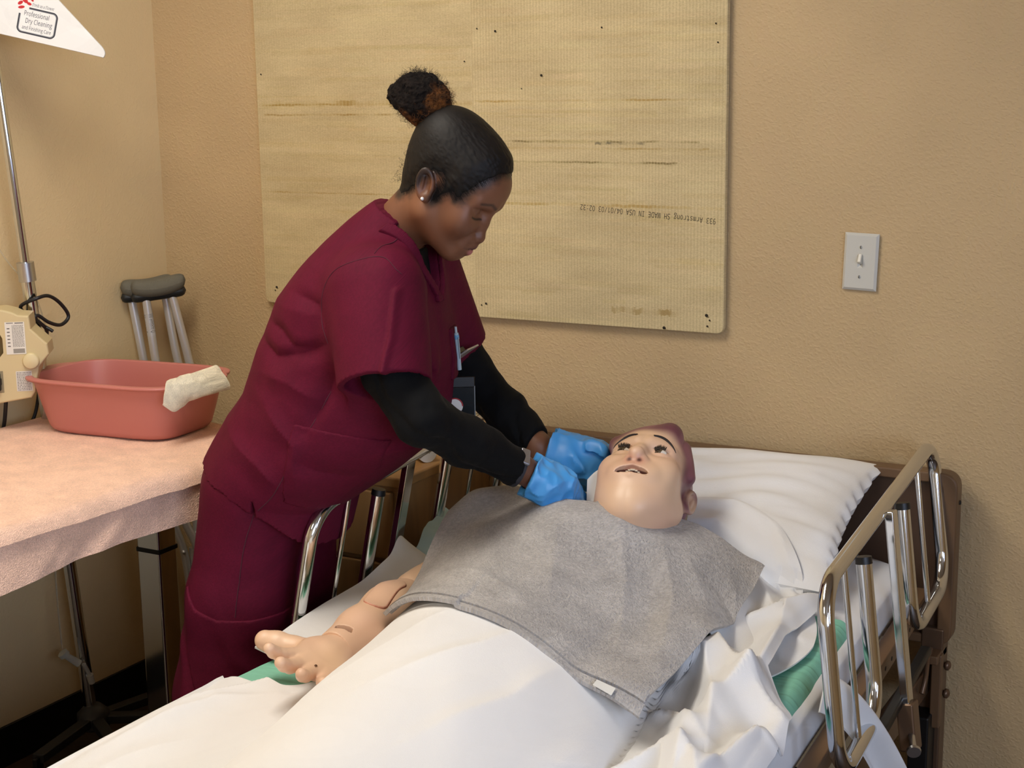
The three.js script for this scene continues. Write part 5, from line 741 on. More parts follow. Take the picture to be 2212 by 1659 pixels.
// ---------------------------------------------------------------- the nurse, leaning over the far rail
// local frame: f forward (towards the bed), u up, r to her right (towards the camera)
const NO = V(0.90, 0, 0.705), NF = V(0.98543, 0, -0.17007), NU = V(0, 1, 0), NR = V(0.17007, 0, 0.98543);
const NM = frameM(NO, NF, NU, NR), nw = (f, u, r) => V(f, u, r).applyMatrix4(NM), nloc = (p) => p.clone().applyMatrix4(NM.clone().invert());
{
  const nurse = thing('person', 'person in burgundy scrubs with a high bun, bending over the bed rail in blue gloves', 'person', V(0.87, 0, 0.70));
  const J = { shN: [0.285, 1.235, 0.140], elN: [0.392, 1.015, 0.205], wrN: [0.493, 0.893, 0.025], shF: [0.262, 1.235, -0.140], elF: [0.328, 0.998, -0.235], wrF: [0.482, 0.880, -0.175] };
  const W = (a, r) => [a[0], a[1], a[2], r];
  // ---- head
  const th = 0.64, ty = 0.03, hy = [Math.sin(th), Math.cos(th), 0], HO = [0.3825, 1.3995, 0.004], hs = 0.945;
  let hz = V(Math.cos(th), -Math.sin(th), 0), hyv = V(...hy), hx = hyv.clone().cross(hz); // x to her left
  { const z2 = hz.clone().multiplyScalar(Math.cos(ty)).addScaledVector(hx, -Math.sin(ty)); hz = z2; hx = hyv.clone().cross(hz); }
  const HM = NM.clone().multiply(frameM(V(...HO), hx.clone().multiplyScalar(hs), hyv.clone().multiplyScalar(hs), hz.clone().multiplyScalar(hs)));
  const hloc = (f, u, r) => { const a = f - HO[0], b = u - HO[1], c = r - HO[2]; return [(a * hx.x + b * hx.y + c * hx.z) / hs, (a * hyv.x + b * hyv.y + c * hyv.z) / hs, (a * hz.x + b * hz.y + c * hz.z) / hs]; };
  const neckBase = hloc(0.235, 1.285, 0);
  const hf = headField({ foreheadZ: 0.047, chinZ: 0.070, noseZ: 0.106, noseW: 1.25, noseDY: -0.015, chinY: -0.096, mouthDY: -0.007, eyeDZ: -0.007, earZ: -0.023, earTilt: -0.45, lipZ: 0.098, lip: 1.2, open: 0, lidY: 0.012, neck: neckBase, ears: true, earX: 0.072 });
  const skA = lin('#7d5138'), skB = lin('#6d442e'), lipU = lin('#5f3830'), lipL = lin('#b06a62'), brow = lin('#2b1b14'), lash = lin('#140c0a');
  const hairPoly = [[0.094, 0.092], [0.086, 0.074], [0.066, 0.066], [0.045, 0.058], [0.028, 0.050], [0.012, 0.048], [0.004, 0.038], [0.010, 0.026], [-0.004, 0.016], [-0.020, 0.010], [-0.028, 0.004], [-0.018, -0.002], [0.010, 0.004], [0.026, -0.006], [0.022, -0.024], [0.0, -0.034], [-0.022, -0.040], [-0.048, -0.050], [-0.066, -0.064], [-0.070, -0.10], [-0.06, -0.2], [0.3, -0.2], [0.3, 0.14], [0.094, 0.14]];
  const headCol = (x, y, z) => {
    let c = mixc(skA, skB, 0.5 + 0.5 * noise3(x * 22, y * 22, z * 22)); const ax = Math.abs(x);
    const bl = lineDist(ax, y, [[0.014, 0.0235], [0.030, 0.031], [0.050, 0.025]]); if (z > 0.045) c = mixc(c, brow, 0.75 * smooth(0.0048, 0.0012, bl));
    if (z > 0.05) { c = mixc(c, lash, 0.9 * smooth(0.0024, 0.0008, lineDist(ax, y, [[0.0185, -0.0085], [0.030, -0.0098], [0.040, -0.0095], [0.049, -0.0075]]))); c = mixc(c, skB, 0.4 * smooth(0.014, 0.006, Math.hypot((ax - 0.033) * 0.8, y - 0.008))); }
    if (z > 0.06 && ax < 0.027) { const up = smooth(0.0045, 0.001, cone(ax, y + 0.007, z, [0, -0.0585, 0.100], [0.021, -0.0633, 0.088], 0.006, 0.002)), dn = smooth(0.0045, 0.001, cone(ax, y + 0.007, z, [0, -0.0715, 0.098], [0.020, -0.0650, 0.087], 0.0065, 0.002)); c = mixc(c, y > -0.0715 ? lipU : lipL, Math.max(up, dn)); c = mixc(c, lash, 0.7 * smooth(0.0016, 0.0005, Math.abs(y + 0.0713))); }
    const hp = polyDist(y, z, hairPoly); c = mixc(c, lash, 0.9 * smooth(0.018, -0.004, hp + 0.005 * noise3(x * 55, y * 55, z * 55) + 0.003 * noise3(x * 220, y * 220, z * 220)));
    const q = hloc(0, 0, 0); return c;
  };
  const headG = surfaceNets(hf, [-0.10, -0.20, -0.135], [0.10, 0.135, 0.125], 0.0023, headCol).applyMatrix4(HM);
  // ---- hands (gloved): frame = wrist, thumb side, fingers, back of hand
  const hand = (o, y, z, opts, s) => { const Y = V(...y).normalize(), Z = V(...z); Z.addScaledVector(Y, -Z.dot(Y)).normalize(); let X = Y.clone().cross(Z); if (opts.right) X.negate(); const F = handField(opts); return (f, u, r) => { const a = f - o[0], b = u - o[1], c = r - o[2]; return F((a * X.x + b * X.y + c * X.z) / s, (a * Y.x + b * Y.y + c * Y.z) / s, (a * Z.x + b * Z.y + c * Z.z) / s) * s; }; };
  const handN = hand([0.530, 0.864, -0.004], [0.68, -0.52, -0.30], [0.35, 0.78, 0.48], { curl: [0.42, 0.40, 0.42, 0.45], spread: 0.05, thumb: 0.7, right: true }, 0.95);
  const handF = hand([0.506, 0.854, -0.178], [0.96, -0.13, -0.13], [-0.22, 0.12, -0.95], { curl: [0.22, 0.22, 0.25, 0.28], spread: 0.10, thumb: 0.15, thumbIn: 0.72 }, 1.1);
  // ---- body under the clothes: one skin surface, the forearms finer
  const armsSkin = (f, u, r) => Math.min(chain(f, u, r, [W(J.shN, 0.05), [0.330, 1.09, 0.182, 0.040], W(J.elN, 0.034), [0.445, 0.958, 0.115, 0.032], [0.510, 0.885, 0.014, 0.0255], [0.536, 0.862, -0.006, 0.0245]], 0.01), chain(f, u, r, [W(J.shF, 0.05), [0.292, 1.10, -0.19, 0.040], W(J.elF, 0.034), [0.405, 0.940, -0.21, 0.031], [0.478, 0.882, -0.179, 0.027], [0.508, 0.858, -0.178, 0.026]], 0.01));
  const bodyIn = (f, u, r) => { const ar = Math.abs(r); let d = chain(f, u, r, [[-0.01, 0.86, 0, 0.11], [0.10, 1.02, 0, 0.11], [0.18, 1.16, 0, 0.105], [0.25, 1.29, 0, 0.055]], 0.05); d = smin(d, cone(f, u, ar, [0.23, 1.25, 0], [0.28, 1.24, 0.14], 0.06, 0.05), 0.05); d = smin(d, armsSkin(f, u, r), 0.03); d = smin(d, chain(f, u, ar, [[-0.01, 0.82, 0.08, 0.10], [-0.055, 0.44, 0.095, 0.06], [-0.08, 0.08, 0.10, 0.042]], 0.03), 0.06); d = smin(d, chain(f, u, ar, [[-0.09, 0.05, 0.10, 0.038], [0.06, 0.035, 0.115, 0.03]], 0.02), 0.03); return Math.max(d, 0.004 - u, u - 1.31); };
  const flat = (f, u, r) => mixc(skA, skB, 0.5 + 0.5 * noise3(f * 22, u * 22, r * 22));
  const bodyG = surfaceNets(bodyIn, [-0.20, -0.01, -0.34], [0.62, 1.33, 0.30], 0.012, flat).applyMatrix4(NM);
  const armG = surfaceNets((f, u, r) => { let d = armsSkin(f, u, r); d = smin(d, Math.min(handN(f, u, r), handF(f, u, r)) + 0.002, 0.01); return Math.max(d, 0.44 - f); }, [0.43, 0.74, -0.32], [0.74, 0.98, 0.08], 0.004, flat).applyMatrix4(NM);
  const skinM = phy(0xffffff, 0.5, { vertexColors: true, clearcoat: 0.08, clearcoatRoughness: 0.5 });
  part(nurse, 'body', mergeC([headG, bodyG, armG]), skinM);
  // ---- hair: cap swept back, bun
  const cran = (x, y, z) => smin(ell(x, y, z, 0, 0.037, -0.011, 0.0775, 0.098, 0.102), ell(x, y, z, 0, 0.050, 0.041, 0.061, 0.058, 0.055), 0.03);
  const BC = hloc(0.328, 1.556, 0.0), hfBald = headField({ foreheadZ: 0.047, chinZ: 0.070, noseZ: 0.105, noseW: 1.25, noseDY: -0.009, chinY: -0.093, lipZ: 0.100, lip: 1.2, open: 0, lidY: 0.012, neck: neckBase, ears: false });
  const hairF = (x, y, z) => { const hp = polyDist(y, z, hairPoly) + 0.0022 * noise3(x * 90, y * 90, z * 90); let c = Math.min(hfBald(x, y, z), cran(x, y, z) + 0.0045) - 0.0070 * smooth(0.002, -0.040, hp); const d = V(x - BC[0], y - BC[1], z - BC[2]).normalize(); c += 0.0007 * noise3(d.x * 46, d.y * 46, d.z * 46); c = smin(c, ell(x, y, z, 0, 0.068, -0.056, 0.068, 0.068, 0.068), 0.025); return Math.max(c, hp + 0.005); };
  const hairC = (x, y, z) => { const d = V(x - BC[0], y - BC[1], z - BC[2]).normalize(), n = 0.5 + 0.5 * noise3(d.x * 60, d.y * 60, d.z * 60); return mixc(lin('#060505'), lin('#16110f'), n); };
  const hairM = phy(0xffffff, 0.6, { vertexColors: true, specularIntensity: 0.55 }), bunM = phy(0xffffff, 0.95, { vertexColors: true, specularIntensity: 0.3 });
  const hair = part(nurse, 'hair', surfaceNets(hairF, [-0.10, -0.09, -0.14], [0.10, 0.16, 0.11], 0.0024, hairC).applyMatrix4(HM), hairM, 'black hair brushed back into a bun');
  const bunF = (x, y, z) => { const a = x - BC[0], b = y - BC[1], c = z - BC[2]; let d = ell(a, b, c, 0, 0, -0.004, 0.056, 0.050, 0.058); d = smin(d, ell(a, b, c, 0, -0.018, -0.046, 0.03, 0.022, 0.024), 0.02); const q = len3(a, b, c) + 1e-6; d += 0.0050 * noise3(a * 45, b * 45, c * 45) + 0.0022 * noise3(a * 170, b * 170, c * 170) + 0.0016 * noise3(a * 330, b * 330, c * 330); return d; };
  const bunC = (x, y, z) => { const a = x - BC[0], b = y - BC[1], c = z - BC[2], n = noise3(a * 90, b * 90, c * 90); let t = smooth(0.020, 0.040, c + 0.35 * b + 0.010 * n) * smooth(0.055, 0.02, b - 0.3 * c); t = Math.max(t, smooth(-0.022, -0.034, b + 0.008 * n) * smooth(-0.03, 0.0, c)); return mixc(mixc(lin('#0c0a0a'), lin('#1d1613'), 0.5 + 0.5 * noise3(a * 200, b * 200, c * 200)), mixc(lin('#5a3418'), lin('#8a5626'), 0.5 + 0.5 * noise3(a * 260, b * 260, c * 260)), clamp(t * (0.55 + 0.6 * n), 0, 1)); };
  const bun = part(hair, 'bun', surfaceNets(bunF, [BC[0] - 0.075, BC[1] - 0.07, BC[2] - 0.09], [BC[0] + 0.075, BC[1] + 0.07, BC[2] + 0.075], 0.0022, bunC).applyMatrix4(HM), bunM, 'dark coiled bun with brown highlights');
  { // loose curls around the bun and the nape: uncountable
    const r = rng(77), cs = [], mk = (p, dir, len, col) => { const pts = []; const s = V(r() - 0.5, r() - 0.5, r() - 0.5).normalize(), ph = r() * 6; for (let i = 0; i <= 5; i++) { const t = i / 5; pts.push(p.clone().addScaledVector(dir, len * t).addScaledVector(s, 0.004 * Math.sin(ph + t * 5)).addScaledVector(dir.clone().cross(s), 0.004 * Math.cos(ph + t * 5))); } const g = new THREE.TubeGeometry(new THREE.CatmullRomCurve3(pts), 6, 0.0002, 3); const n = g.attributes.position.count, C = new Float32Array(n * 3); for (let i = 0; i < n; i++) C.set(col, i * 3); g.setAttribute('color', new THREE.BufferAttribute(C, 3)); return g; };
    for (let i = 0; i < 1500; i++) { const d = V(r() * 2 - 1, r() * 2 - 1, r() * 2 - 1).normalize(); const p = V(BC[0] + d.x * 0.053, BC[1] + d.y * 0.047, BC[2] - 0.004 + d.z * 0.055); cs.push(mk(p, d.clone().add(V(r() - 0.5, r() - 0.5, r() - 0.5).multiplyScalar(1.6)).normalize(), 0.007 + r() * 0.010, lin(d.z > 0.3 && r() < 0.6 ? '#6b421e' : '#15100e'))); }
    for (let i = 0; i < 160; i++) { const y = -0.058 + r() * 0.10, z = -0.088 - r() * 0.012, p = V((r() - 0.5) * 0.10, y, z); cs.push(mk(p, V(r() - 0.5, r() - 0.7, -0.8).normalize(), 0.005 + r() * 0.007, lin('#0f0c0b'))); }
    for (let i = 0; i < 9000; i++) { // fine hairs lying along the hairline, all combed towards the bun
      const y = -0.06 + r() * 0.17, z = -0.09 + r() * 0.17, hp = polyDist(y, z, hairPoly); if (hp < -0.010 || hp > 0.0065 * r()) continue; let ok = 0; for (const sx of [1, -1]) { let x = 0.11; for (let k = 0; k < 90; k++) { const d = hfBald(x * sx, y, z); if (d < 0.0006) { ok = 1; break; } x -= Math.max(d * 0.7, 0.0005); if (x < 0.002) break; } if (!ok) continue; const p = V(x * sx, y, z), e = 0.001, n = V(hfBald(p.x + e, y, z) - hfBald(p.x - e, y, z), hfBald(p.x, y + e, z) - hfBald(p.x, y - e, z), hfBald(p.x, y, z + e) - hfBald(p.x, y, z - e)).normalize(), d = V(BC[0], BC[1], BC[2]).sub(p).add(V(r() - 0.5, r() - 0.5, r() - 0.5).multiplyScalar(0.05)); d.addScaledVector(n, -d.dot(n)).normalize(); const L = 0.006 + r() * 0.008, pts = [0, 0.5, 1].map((t) => p.clone().addScaledVector(d, L * t).addScaledVector(n, 0.0002 + 0.0012 * t)); const g = new THREE.TubeGeometry(new THREE.CatmullRomCurve3(pts), 2, 0.00013, 3); const nn = g.attributes.position.count, C = new Float32Array(nn * 3); for (let q = 0; q < nn; q++) C.set([0.006, 0.005, 0.0045], q * 3); g.setAttribute('color', new THREE.BufferAttribute(C, 3)); cs.push(g); } }
    const g = mergeC(cs).applyMatrix4(HM); const m = part(hair, 'stray_curls', g, hairM); m.userData.kind = 'stuff';
  }
  { const p = V(0.0835, -0.029, -0.011).applyMatrix4(HM), q = V(-0.0835, -0.029, -0.011).applyMatrix4(HM); // studs on both ears
    for (const [s, e] of [[-1, q], [1, p]]) { const c = nw(0, 0, -s).sub(nw(0, 0, 0)); part(nurse, 'earring', (() => { const g = new THREE.SphereGeometry(0.0034, 14, 10); g.translate(e.x + c.x * 0.004, e.y, e.z + c.z * 0.004); return g; })(), std(0xf4f4f6, 0.12, { metalness: 0.4 }), 'small bright stud'); } }
  // ---- scrub top
  const torso = loft2([sec([-0.165, 0.74], [0.105, 0.62], 0.185), sec([-0.163, 0.80], [0.125, 0.70], 0.188), sec([-0.146, 0.858], [0.148, 0.79], 0.19), sec([-0.104, 0.925], [0.25, 0.862], 0.19), sec([-0.076, 0.967], [0.325, 0.922], 0.187), sec([-0.037, 1.015], [0.353, 0.985], 0.187), sec([-0.004, 1.10], [0.361, 1.075], 0.182), sec([0.042, 1.199], [0.352, 1.163], 0.176), sec([0.108, 1.276], [0.345, 1.222], 0.152), sec([0.160, 1.325], [0.335, 1.262], 0.112), sec([0.232, 1.378], [0.338, 1.312], 0.066)], 2.25);
  const NFOLD = [[[[0.04, 1.125], [0.091, 1.10], [0.154, 1.111], [0.213, 1.135]], -0.012, 0.022, 0.03], [[[0.06, 1.16], [0.102, 1.149], [0.133, 1.123], [0.174, 1.124]], -0.008, 0.02, 0.025], [[[0.065, 1.018], [0.137, 0.944], [0.133, 0.865]], 0.010, 0.03, 0.05], [[[-0.03, 0.955], [0.059, 0.904], [0.10, 0.86]], 0.008, 0.03, 0.04], [[[0.224, 1.10], [0.205, 1.04], [0.16, 0.97]], -0.010, 0.02, 0.03], [[[0.05, 1.07], [0.12, 1.06], [0.18, 1.03]], 0.007, 0.03, 0.03], [[[0.12, 1.22], [0.19, 1.20], [0.21, 1.16]], -0.007, 0.02, 0.03], [[[0.24, 0.87], [0.16, 0.90], [0.13, 0.92]], -0.006, 0.03, 0.03]];
  const FFOLD = [[[[0.315, 1.27], [0.345, 1.186], [0.368, 1.064], [0.375, 0.97]], 0.012, 0.022, 0.02], [[[0.325, 1.285], [0.352, 1.199], [0.375, 1.106], [0.38, 1.03]], -0.008, 0.012, 0.014]];
  const sleeve = (f, u, r, a, b, ra, rb) => { const bx = b[0] - a[0], by = b[1] - a[1], bz = b[2] - a[2], L = len3(bx, by, bz), px = f - a[0], py = u - a[1], pz = r - a[2], t = (px * bx + py * by + pz * bz) / L; const tt = clamp(t / L, 0, 1.2), qx = px - bx * t / L, qy = py - by * t / L, qz = pz - bz * t / L; const d = (t < 0 ? len3(px, py, pz) : len3(qx, qy, qz)) - lerp(ra, rb, tt); const inner = Math.max(len3(qx, qy, qz) - rb + 0.013, L - 0.035 - t); return [Math.max(d, t - L), inner]; };
  const SN = [[0.285, 1.222, 0.135], [0.325, 1.070, 0.203], 0.086, 0.083], SF = [[0.258, 1.222, -0.135], [0.292, 1.068, -0.198], 0.080, 0.074];
  const hem = (f) => (f < 0.038 ? (f < -0.03 ? lerp(0.878, 0.845, smooth(-0.12, -0.03, f)) : lerp(0.845, 0.800, (f + 0.03) / 0.068)) : lerp(0.795, 0.715, smooth(0.04, 0.14, f)));
  const vHalf = (u) => 0.0 + 0.088 * Math.pow(clamp((u - 1.202) / 0.17, 0, 1.2), 0.8);
  const topF = (f, u, r) => {
    let d = torso(f, u, r); const near = smooth(0.02, 0.10, r);
    d -= near * folds(f, u, NFOLD) + smooth(0.30, 0.34, f) * smooth(-0.12, 0.02, r) * 0; d -= smooth(0.02, 0.06, r) * smooth(0.17, 0.10, r) * folds(f, u, FFOLD);
    d -= 0.0035 * noise3(f * 9, u * 9, r * 9) + 0.0016 * noise3(f * 22 + u * 9, u * 14, r * 22);
    d = Math.max(d, hem(f) - u);
    const [sn, inN] = sleeve(f, u, r, ...SN), [sf, inF] = sleeve(f, u, r, ...SF); let s1 = sn - 0.006 * near * Math.pow(Math.max(0, 1 - Math.abs(lineDist(f, u, [[0.352, 1.235], [0.358, 1.161], [0.352, 1.08]])) / 0.008), 1) - 0.0045 * noise3(f * 14, u * 7, r * 14);
    d = smin(d, Math.max(s1, -inN), 0.045); d = smin(d, Math.max(sf, -inF), 0.045);
    if (r > 0.06) d = Math.max(d, -polyDist(f, u, [[0.020, 0.72], [0.040, 0.832], [0.050, 0.72]])); // side slit
    if (f > 0.16 && u > 1.19) { const ax = 0.262 + (u - 1.30) * 0.9; const w = vHalf(u); if (w > 0) d = smax(d, -smax(Math.abs(r) - w, ax - f, 0.006), 0.006); }
    return d;
  };
  const scrubT = dataTex(256, (u, v) => { const k = 1 + 0.05 * tnoise(u * 128, v * 128, 128, 61) + 0.03 * tnoise(u * 10, v * 10, 10, 62); return [88 * k, 19 * k, 41 * k]; });
  const scrub = phy(0xffffff, 0.72, { map: rep(scrubT, 4, 4), bumpMap: rep(weave, 5, 5), bumpScale: 0.0005, specularIntensity: 0.2 }), scrubSeam = std(0x470f24, 0.8);
  const top = part(nurse, 'scrub_top', surfaceNets(topF, [-0.21, 0.66, -0.33], [0.46, 1.42, 0.33], 0.0048).applyMatrix4(NM), scrub, 'burgundy short-sleeved v-neck scrub top');
  // trim on the top: pockets, neckband, seams
  const patch = (poly, lift, fn, side, lo, hi, cell) => surfaceNets((f, u, r) => { const p = polyDist(f, u, poly); return smax(smax(fn(f, u, r) - lift, p, 0.003), side - r, 0.003); }, lo, hi, cell).applyMatrix4(NM);
  part(top, 'hip_pocket', patch([[0.135, 0.985], [0.231, 0.966], [0.300, 0.950], [0.26, 0.885], [0.15, 0.80], [0.10, 0.83]], 0.0032, topF, 0.09, [0.07, 0.77, 0.05], [0.33, 1.01, 0.24], 0.0045), scrub);
  const neck = surfaceNets((f, u, r) => { const w = vHalf(u), e = Math.abs(r) - w; return smax(smax(Math.abs(torso(f, u, r) - 0.004) - 0.0055, Math.max(e - 0.020, -e + 0.001), 0.002), Math.max(1.190 - u, 0.245 + (u - 1.30) * 0.9 - f), 0.002); }, [0.18, 1.17, -0.13], [0.40, 1.41, 0.13], 0.0032).applyMatrix4(NM);
  part(top, 'neckband', neck, scrub);
  const onSurf = (fn, f, u, r0 = 0.34) => { let r = r0; for (let i = 0; i < 200; i++) { const d = fn(f, u, r); if (d < 0.0004) break; r -= Math.max(0.0006, d * 0.5); if (r < -0.3) break; } return nw(f, u, r); };
  const seam = (name, fn, pts, par, rr = 0.0010) => { const c = new THREE.CatmullRomCurve3(pts.map(([f, u]) => V(f, u, 0))), q = []; for (let i = 0; i <= 26; i++) { const p = c.getPointAt(i / 26); q.push(onSurf(fn, p.x, p.y)); } part(par, name, spline(q, rr, 80, 6), scrubSeam); };
  seam('side_seam', topF, [[0.205, 1.045], [0.165, 0.975], [0.125, 0.905], [0.085, 0.845], [0.05, 0.812]], top);
  seam('armhole_seam', topF, [[0.352, 1.262], [0.318, 1.290], [0.267, 1.283], [0.224, 1.262], [0.200, 1.225], [0.196, 1.18], [0.212, 1.135]], top, 0.0008);
  seam('shoulder_seam', topF, [[0.318, 1.345], [0.305, 1.318], [0.300, 1.296]], top, 0.0008);
  // chest pocket on her left breast, visible edge on
  part(top, 'chest_pocket', surfaceNets((f, u, r) => smax(smax(torso(f, u, r) - 0.007, Math.max(Math.abs(r + 0.075) - 0.050, Math.abs(u - 1.085) - 0.050), 0.003), 0.30 - f, 0.003), [0.28, 1.02, -0.15], [0.42, 1.19, 0.0], 0.0045).applyMatrix4(NM), scrub);
  // ---- black long-sleeved undershirt
  const blackT = phy(0x08090b, 0.85, { specularIntensity: 0.4, bumpMap: rep(weave, 5, 5), bumpScale: 0.0005, sheen: 0.1, sheenColor: new THREE.Color(0.2, 0.2, 0.22), sheenRoughness: 0.5 });
  const AF = [[0.03, 3], [0.06, 5], [0.09, 7]];
  const under = (f, u, r) => { const wob = 0.0035 * noise3(f * 26, u * 26, r * 26) + 0.0022 * noise3(f * 55, u * 50, r * 55) + 0.0046 * Math.pow(Math.max(0, Math.sin(f * 75 + u * 48 + r * 30 + 4 * noise3(f * 10, u * 10, r * 10))), 3);
    let n = chain(f, u, r, [W(J.shN, 0.060), [0.330, 1.09, 0.182, 0.053], W(J.elN, 0.047), [0.445, 0.955, 0.115, 0.044], [0.510, 0.885, 0.014, 0.0345]], 0.015) + wob, e = chain(f, u, r, [W(J.shF, 0.060), [0.292, 1.10, -0.19, 0.052], W(J.elF, 0.047), [0.405, 0.940, -0.21, 0.044], [0.478, 0.882, -0.179, 0.037]], 0.015) + wob;
    const capN = ((f - 0.502) * 0.72 + (u - 0.888) * -0.42 + (r - 0.018) * -0.55), capF = ((f - 0.474) * 0.88 + (u - 0.884) * -0.35 + (r + 0.179) * 0.28); n = smax(n, capN, 0.004); e = smax(e, capF, 0.004);
    const nb = smax(smax(torso(f, u, r) + 0.019, u - 1.285, 0.004), 0.22 - f, 0.004); return Math.min(Math.min(n, e), nb); };
  part(nurse, 'undershirt', surfaceNets(under, [-0.10, 0.80, -0.31], [0.58, 1.30, 0.29], 0.0055).applyMatrix4(NM), blackT, 'black long-sleeved undershirt');
  // ---- trousers
  const trou = (f, u, r) => { const ar = Math.abs(r); let d = ell(f, u, r, 0.0, 0.84, 0, 0.115, 0.15, 0.158); d = smin(d, chain(f, u, ar, [[-0.015, 0.82, 0.080, 0.100], [-0.052, 0.60, 0.090, 0.101], [-0.078, 0.40, 0.098, 0.104], [-0.095, 0.05, 0.105, 0.100]], 0.03), 0.05); d -= 0.006 * noise3(f * 9, u * 5, r * 9) + 0.0025 * noise3(f * 25, u * 12, r * 25) + 0.006 * Math.pow(Math.max(0, Math.sin(u * 26 + f * 30 + 2 * noise3(f * 6, u * 6, r * 6))), 4) * smooth(0.75, 0.4, u); return Math.max(d, 0.035 - u, u - 0.96); };
  const tr = part(nurse, 'scrub_trousers', surfaceNets(trou, [-0.24, 0.01, -0.25], [0.17, 0.99, 0.25], 0.0068).applyMatrix4(NM), scrub, 'burgundy scrub trousers');
  part(tr, 'leg_pocket', surfaceNets((f, u, r) => smax(smax(trou(f, u, r) - 0.004, polyDist(f, u, [[-0.118, 0.648], [-0.085, 0.612], [-0.04, 0.596], [0.02, 0.592], [0.10, 0.60], [0.10, 0.43], [-0.03, 0.425], [-0.09, 0.45], [-0.115, 0.52]]), 0.003), 0.05 - r, 0.003), [-0.16, 0.40, 0.03], [0.13, 0.68, 0.25], 0.0048).applyMatrix4(NM), scrub);
  seam('trouser_seam', trou, [[0.035, 0.80], [0.015, 0.74], [0.002, 0.67], [-0.006, 0.60]], tr, 0.0010);
  // ---- shoes (behind the bed)
  for (const s of [-1, 1]) { const sh = (f, u, r) => { const d = smin(cone(f, u, r, [-0.10, 0.045, 0.10 * s], [0.02, 0.04, 0.112 * s], 0.044, 0.045), cone(f, u, r, [0.02, 0.038, 0.112 * s], [0.105, 0.03, 0.12 * s], 0.045, 0.03), 0.03); return Math.max(d, 0.002 - u); }; const p = part(nurse, 'shoe', surfaceNets(sh, [-0.16, -0.005, 0.10 * s - 0.08], [0.16, 0.12, 0.10 * s + 0.09], 0.006).applyMatrix4(NM), std(0x1a1a1c, 0.6)); }
  // ---- gloves with crumpled cuffs
  const blue = phy(0x4296dc, 0.42, { clearcoat: 0.25, clearcoatRoughness: 0.4, sheen: 0.2 });
  const ridged = (x, y, z, k) => 1 - Math.abs(noise3(x * k, y * k, z * k)) * 2;
  const glove = (hd, a, b, ra, rb) => (f, u, r) => { const t = clamp(((f - a[0]) * (b[0] - a[0]) + (u - a[1]) * (b[1] - a[1]) + (r - a[2]) * (b[2] - a[2])) / (Math.pow(b[0] - a[0], 2) + Math.pow(b[1] - a[1], 2) + Math.pow(b[2] - a[2], 2)), -1, 1); const cuff = cone(f, u, r, a, b, ra, rb), L = len3(b[0] - a[0], b[1] - a[1], b[2] - a[2]), proj = ((f - a[0]) * (b[0] - a[0]) + (u - a[1]) * (b[1] - a[1]) + (r - a[2]) * (b[2] - a[2])) / L; const wr = 0.0062 * ridged(f + 0.4 * u, u * 0.8, r * 0.6, 21) + 0.0034 * ridged(f, u + r, r, 47); let d = smin(hd(f, u, r) - 0.0015, cuff, 0.018) - wr * (0.35 + 0.65 * smooth(0.015, -0.02, cuff - 0.02)) + 0.001; d = Math.max(d, -proj + 0.004 * Math.sin(f * 120 + r * 90)); return Math.max(d, -Math.max(cuff + 0.015, proj - 0.016)); };
  const gN = glove(handN, [0.524, 0.872, 0.004], [0.576, 0.840, -0.022], 0.0425, 0.036), gF = glove(handF, [0.504, 0.866, -0.178], [0.585, 0.846, -0.190], 0.050, 0.047);
  part(nurse, 'glove', surfaceNets(gN, [0.48, 0.72, -0.19], [0.76, 0.96, 0.08], 0.0034).applyMatrix4(NM), blue, 'blue glove on the near hand');
  part(nurse, 'glove', surfaceNets(gF, [0.46, 0.77, -0.32], [0.76, 0.97, -0.09], 0.0034).applyMatrix4(NM), blue, 'blue glove on the far hand behind the mannequin head');
  // ---- watch on the near wrist
  { const c = [0.500, 0.889, 0.020], ax = V(0.72, -0.42, -0.55).normalize(), C = nw(...c), A = ax.clone().transformDirection(NM);
    const w = part(nurse, 'watch', lathe([[0.0335, -0.009], [0.0365, -0.009], [0.0365, 0.009], [0.0335, 0.009], [0.0335, -0.009]], C, A, 36), std(0x2b2c33, 0.5), 'dark watch strap');
    const side = NU.clone().multiplyScalar(0.75).addScaledVector(NR, 0.66); side.addScaledVector(A, -side.dot(A)).normalize(); const P = C.clone().addScaledVector(side, 0.0385), fr = frameM(P, A, side.clone().cross(A).multiplyScalar(-1), side); 
    const b = new RoundedBoxGeometry(0.019, 0.034, 0.008, 3, 0.003); b.applyMatrix4(frameM(P, A, A.clone().cross(side).negate(), side)); part(w, 'watch_case', b, std(0x9a9ba3, 0.25, { metalness: 0.8 }), 'grey metal watch case'); }
  // ---- things in and on the clothes
  const pen = thing('pen', 'pale blue click pen clipped in the chest pocket of the burgundy scrubs', 'pen', nw(0.366, 1.05, -0.05));
  const pa = nw(0.366, 1.052, -0.052), pb = nw(0.362, 1.135, -0.046), pd = pb.clone().sub(pa).normalize();
  part(pen, 'barrel', rod(pa, pa.clone().addScaledVector(pd, 0.072), 0.0042, 0.0045, 16), std(0xa9bcc6, 0.35));
  part(pen, 'collar', rod(pa.clone().addScaledVector(pd, 0.060), pa.clone().addScaledVector(pd, 0.068), 0.0052, 0.0052, 16), std(0x6aa0c4, 0.4));
  part(pen, 'button', rod(pa.clone().addScaledVector(pd, 0.066), pa.clone().addScaledVector(pd, 0.084), 0.0026, 0.0024, 14), std(0xb9c4cb, 0.3));
  part(pen, 'clip', bar(pa.clone().addScaledVector(pd, 0.022).add(V(0.006, 0, 0.003)), pa.clone().addScaledVector(pd, 0.064).add(V(0.006, 0, 0.003)), 0.003, 0.0012, NR, 0.0005), std(0x9fb2bd, 0.3));
  const card = thing('notebook', 'small silver-edged notebook sticking out of the scrub chest pocket', 'notebook', nw(0.385, 1.04, -0.10));
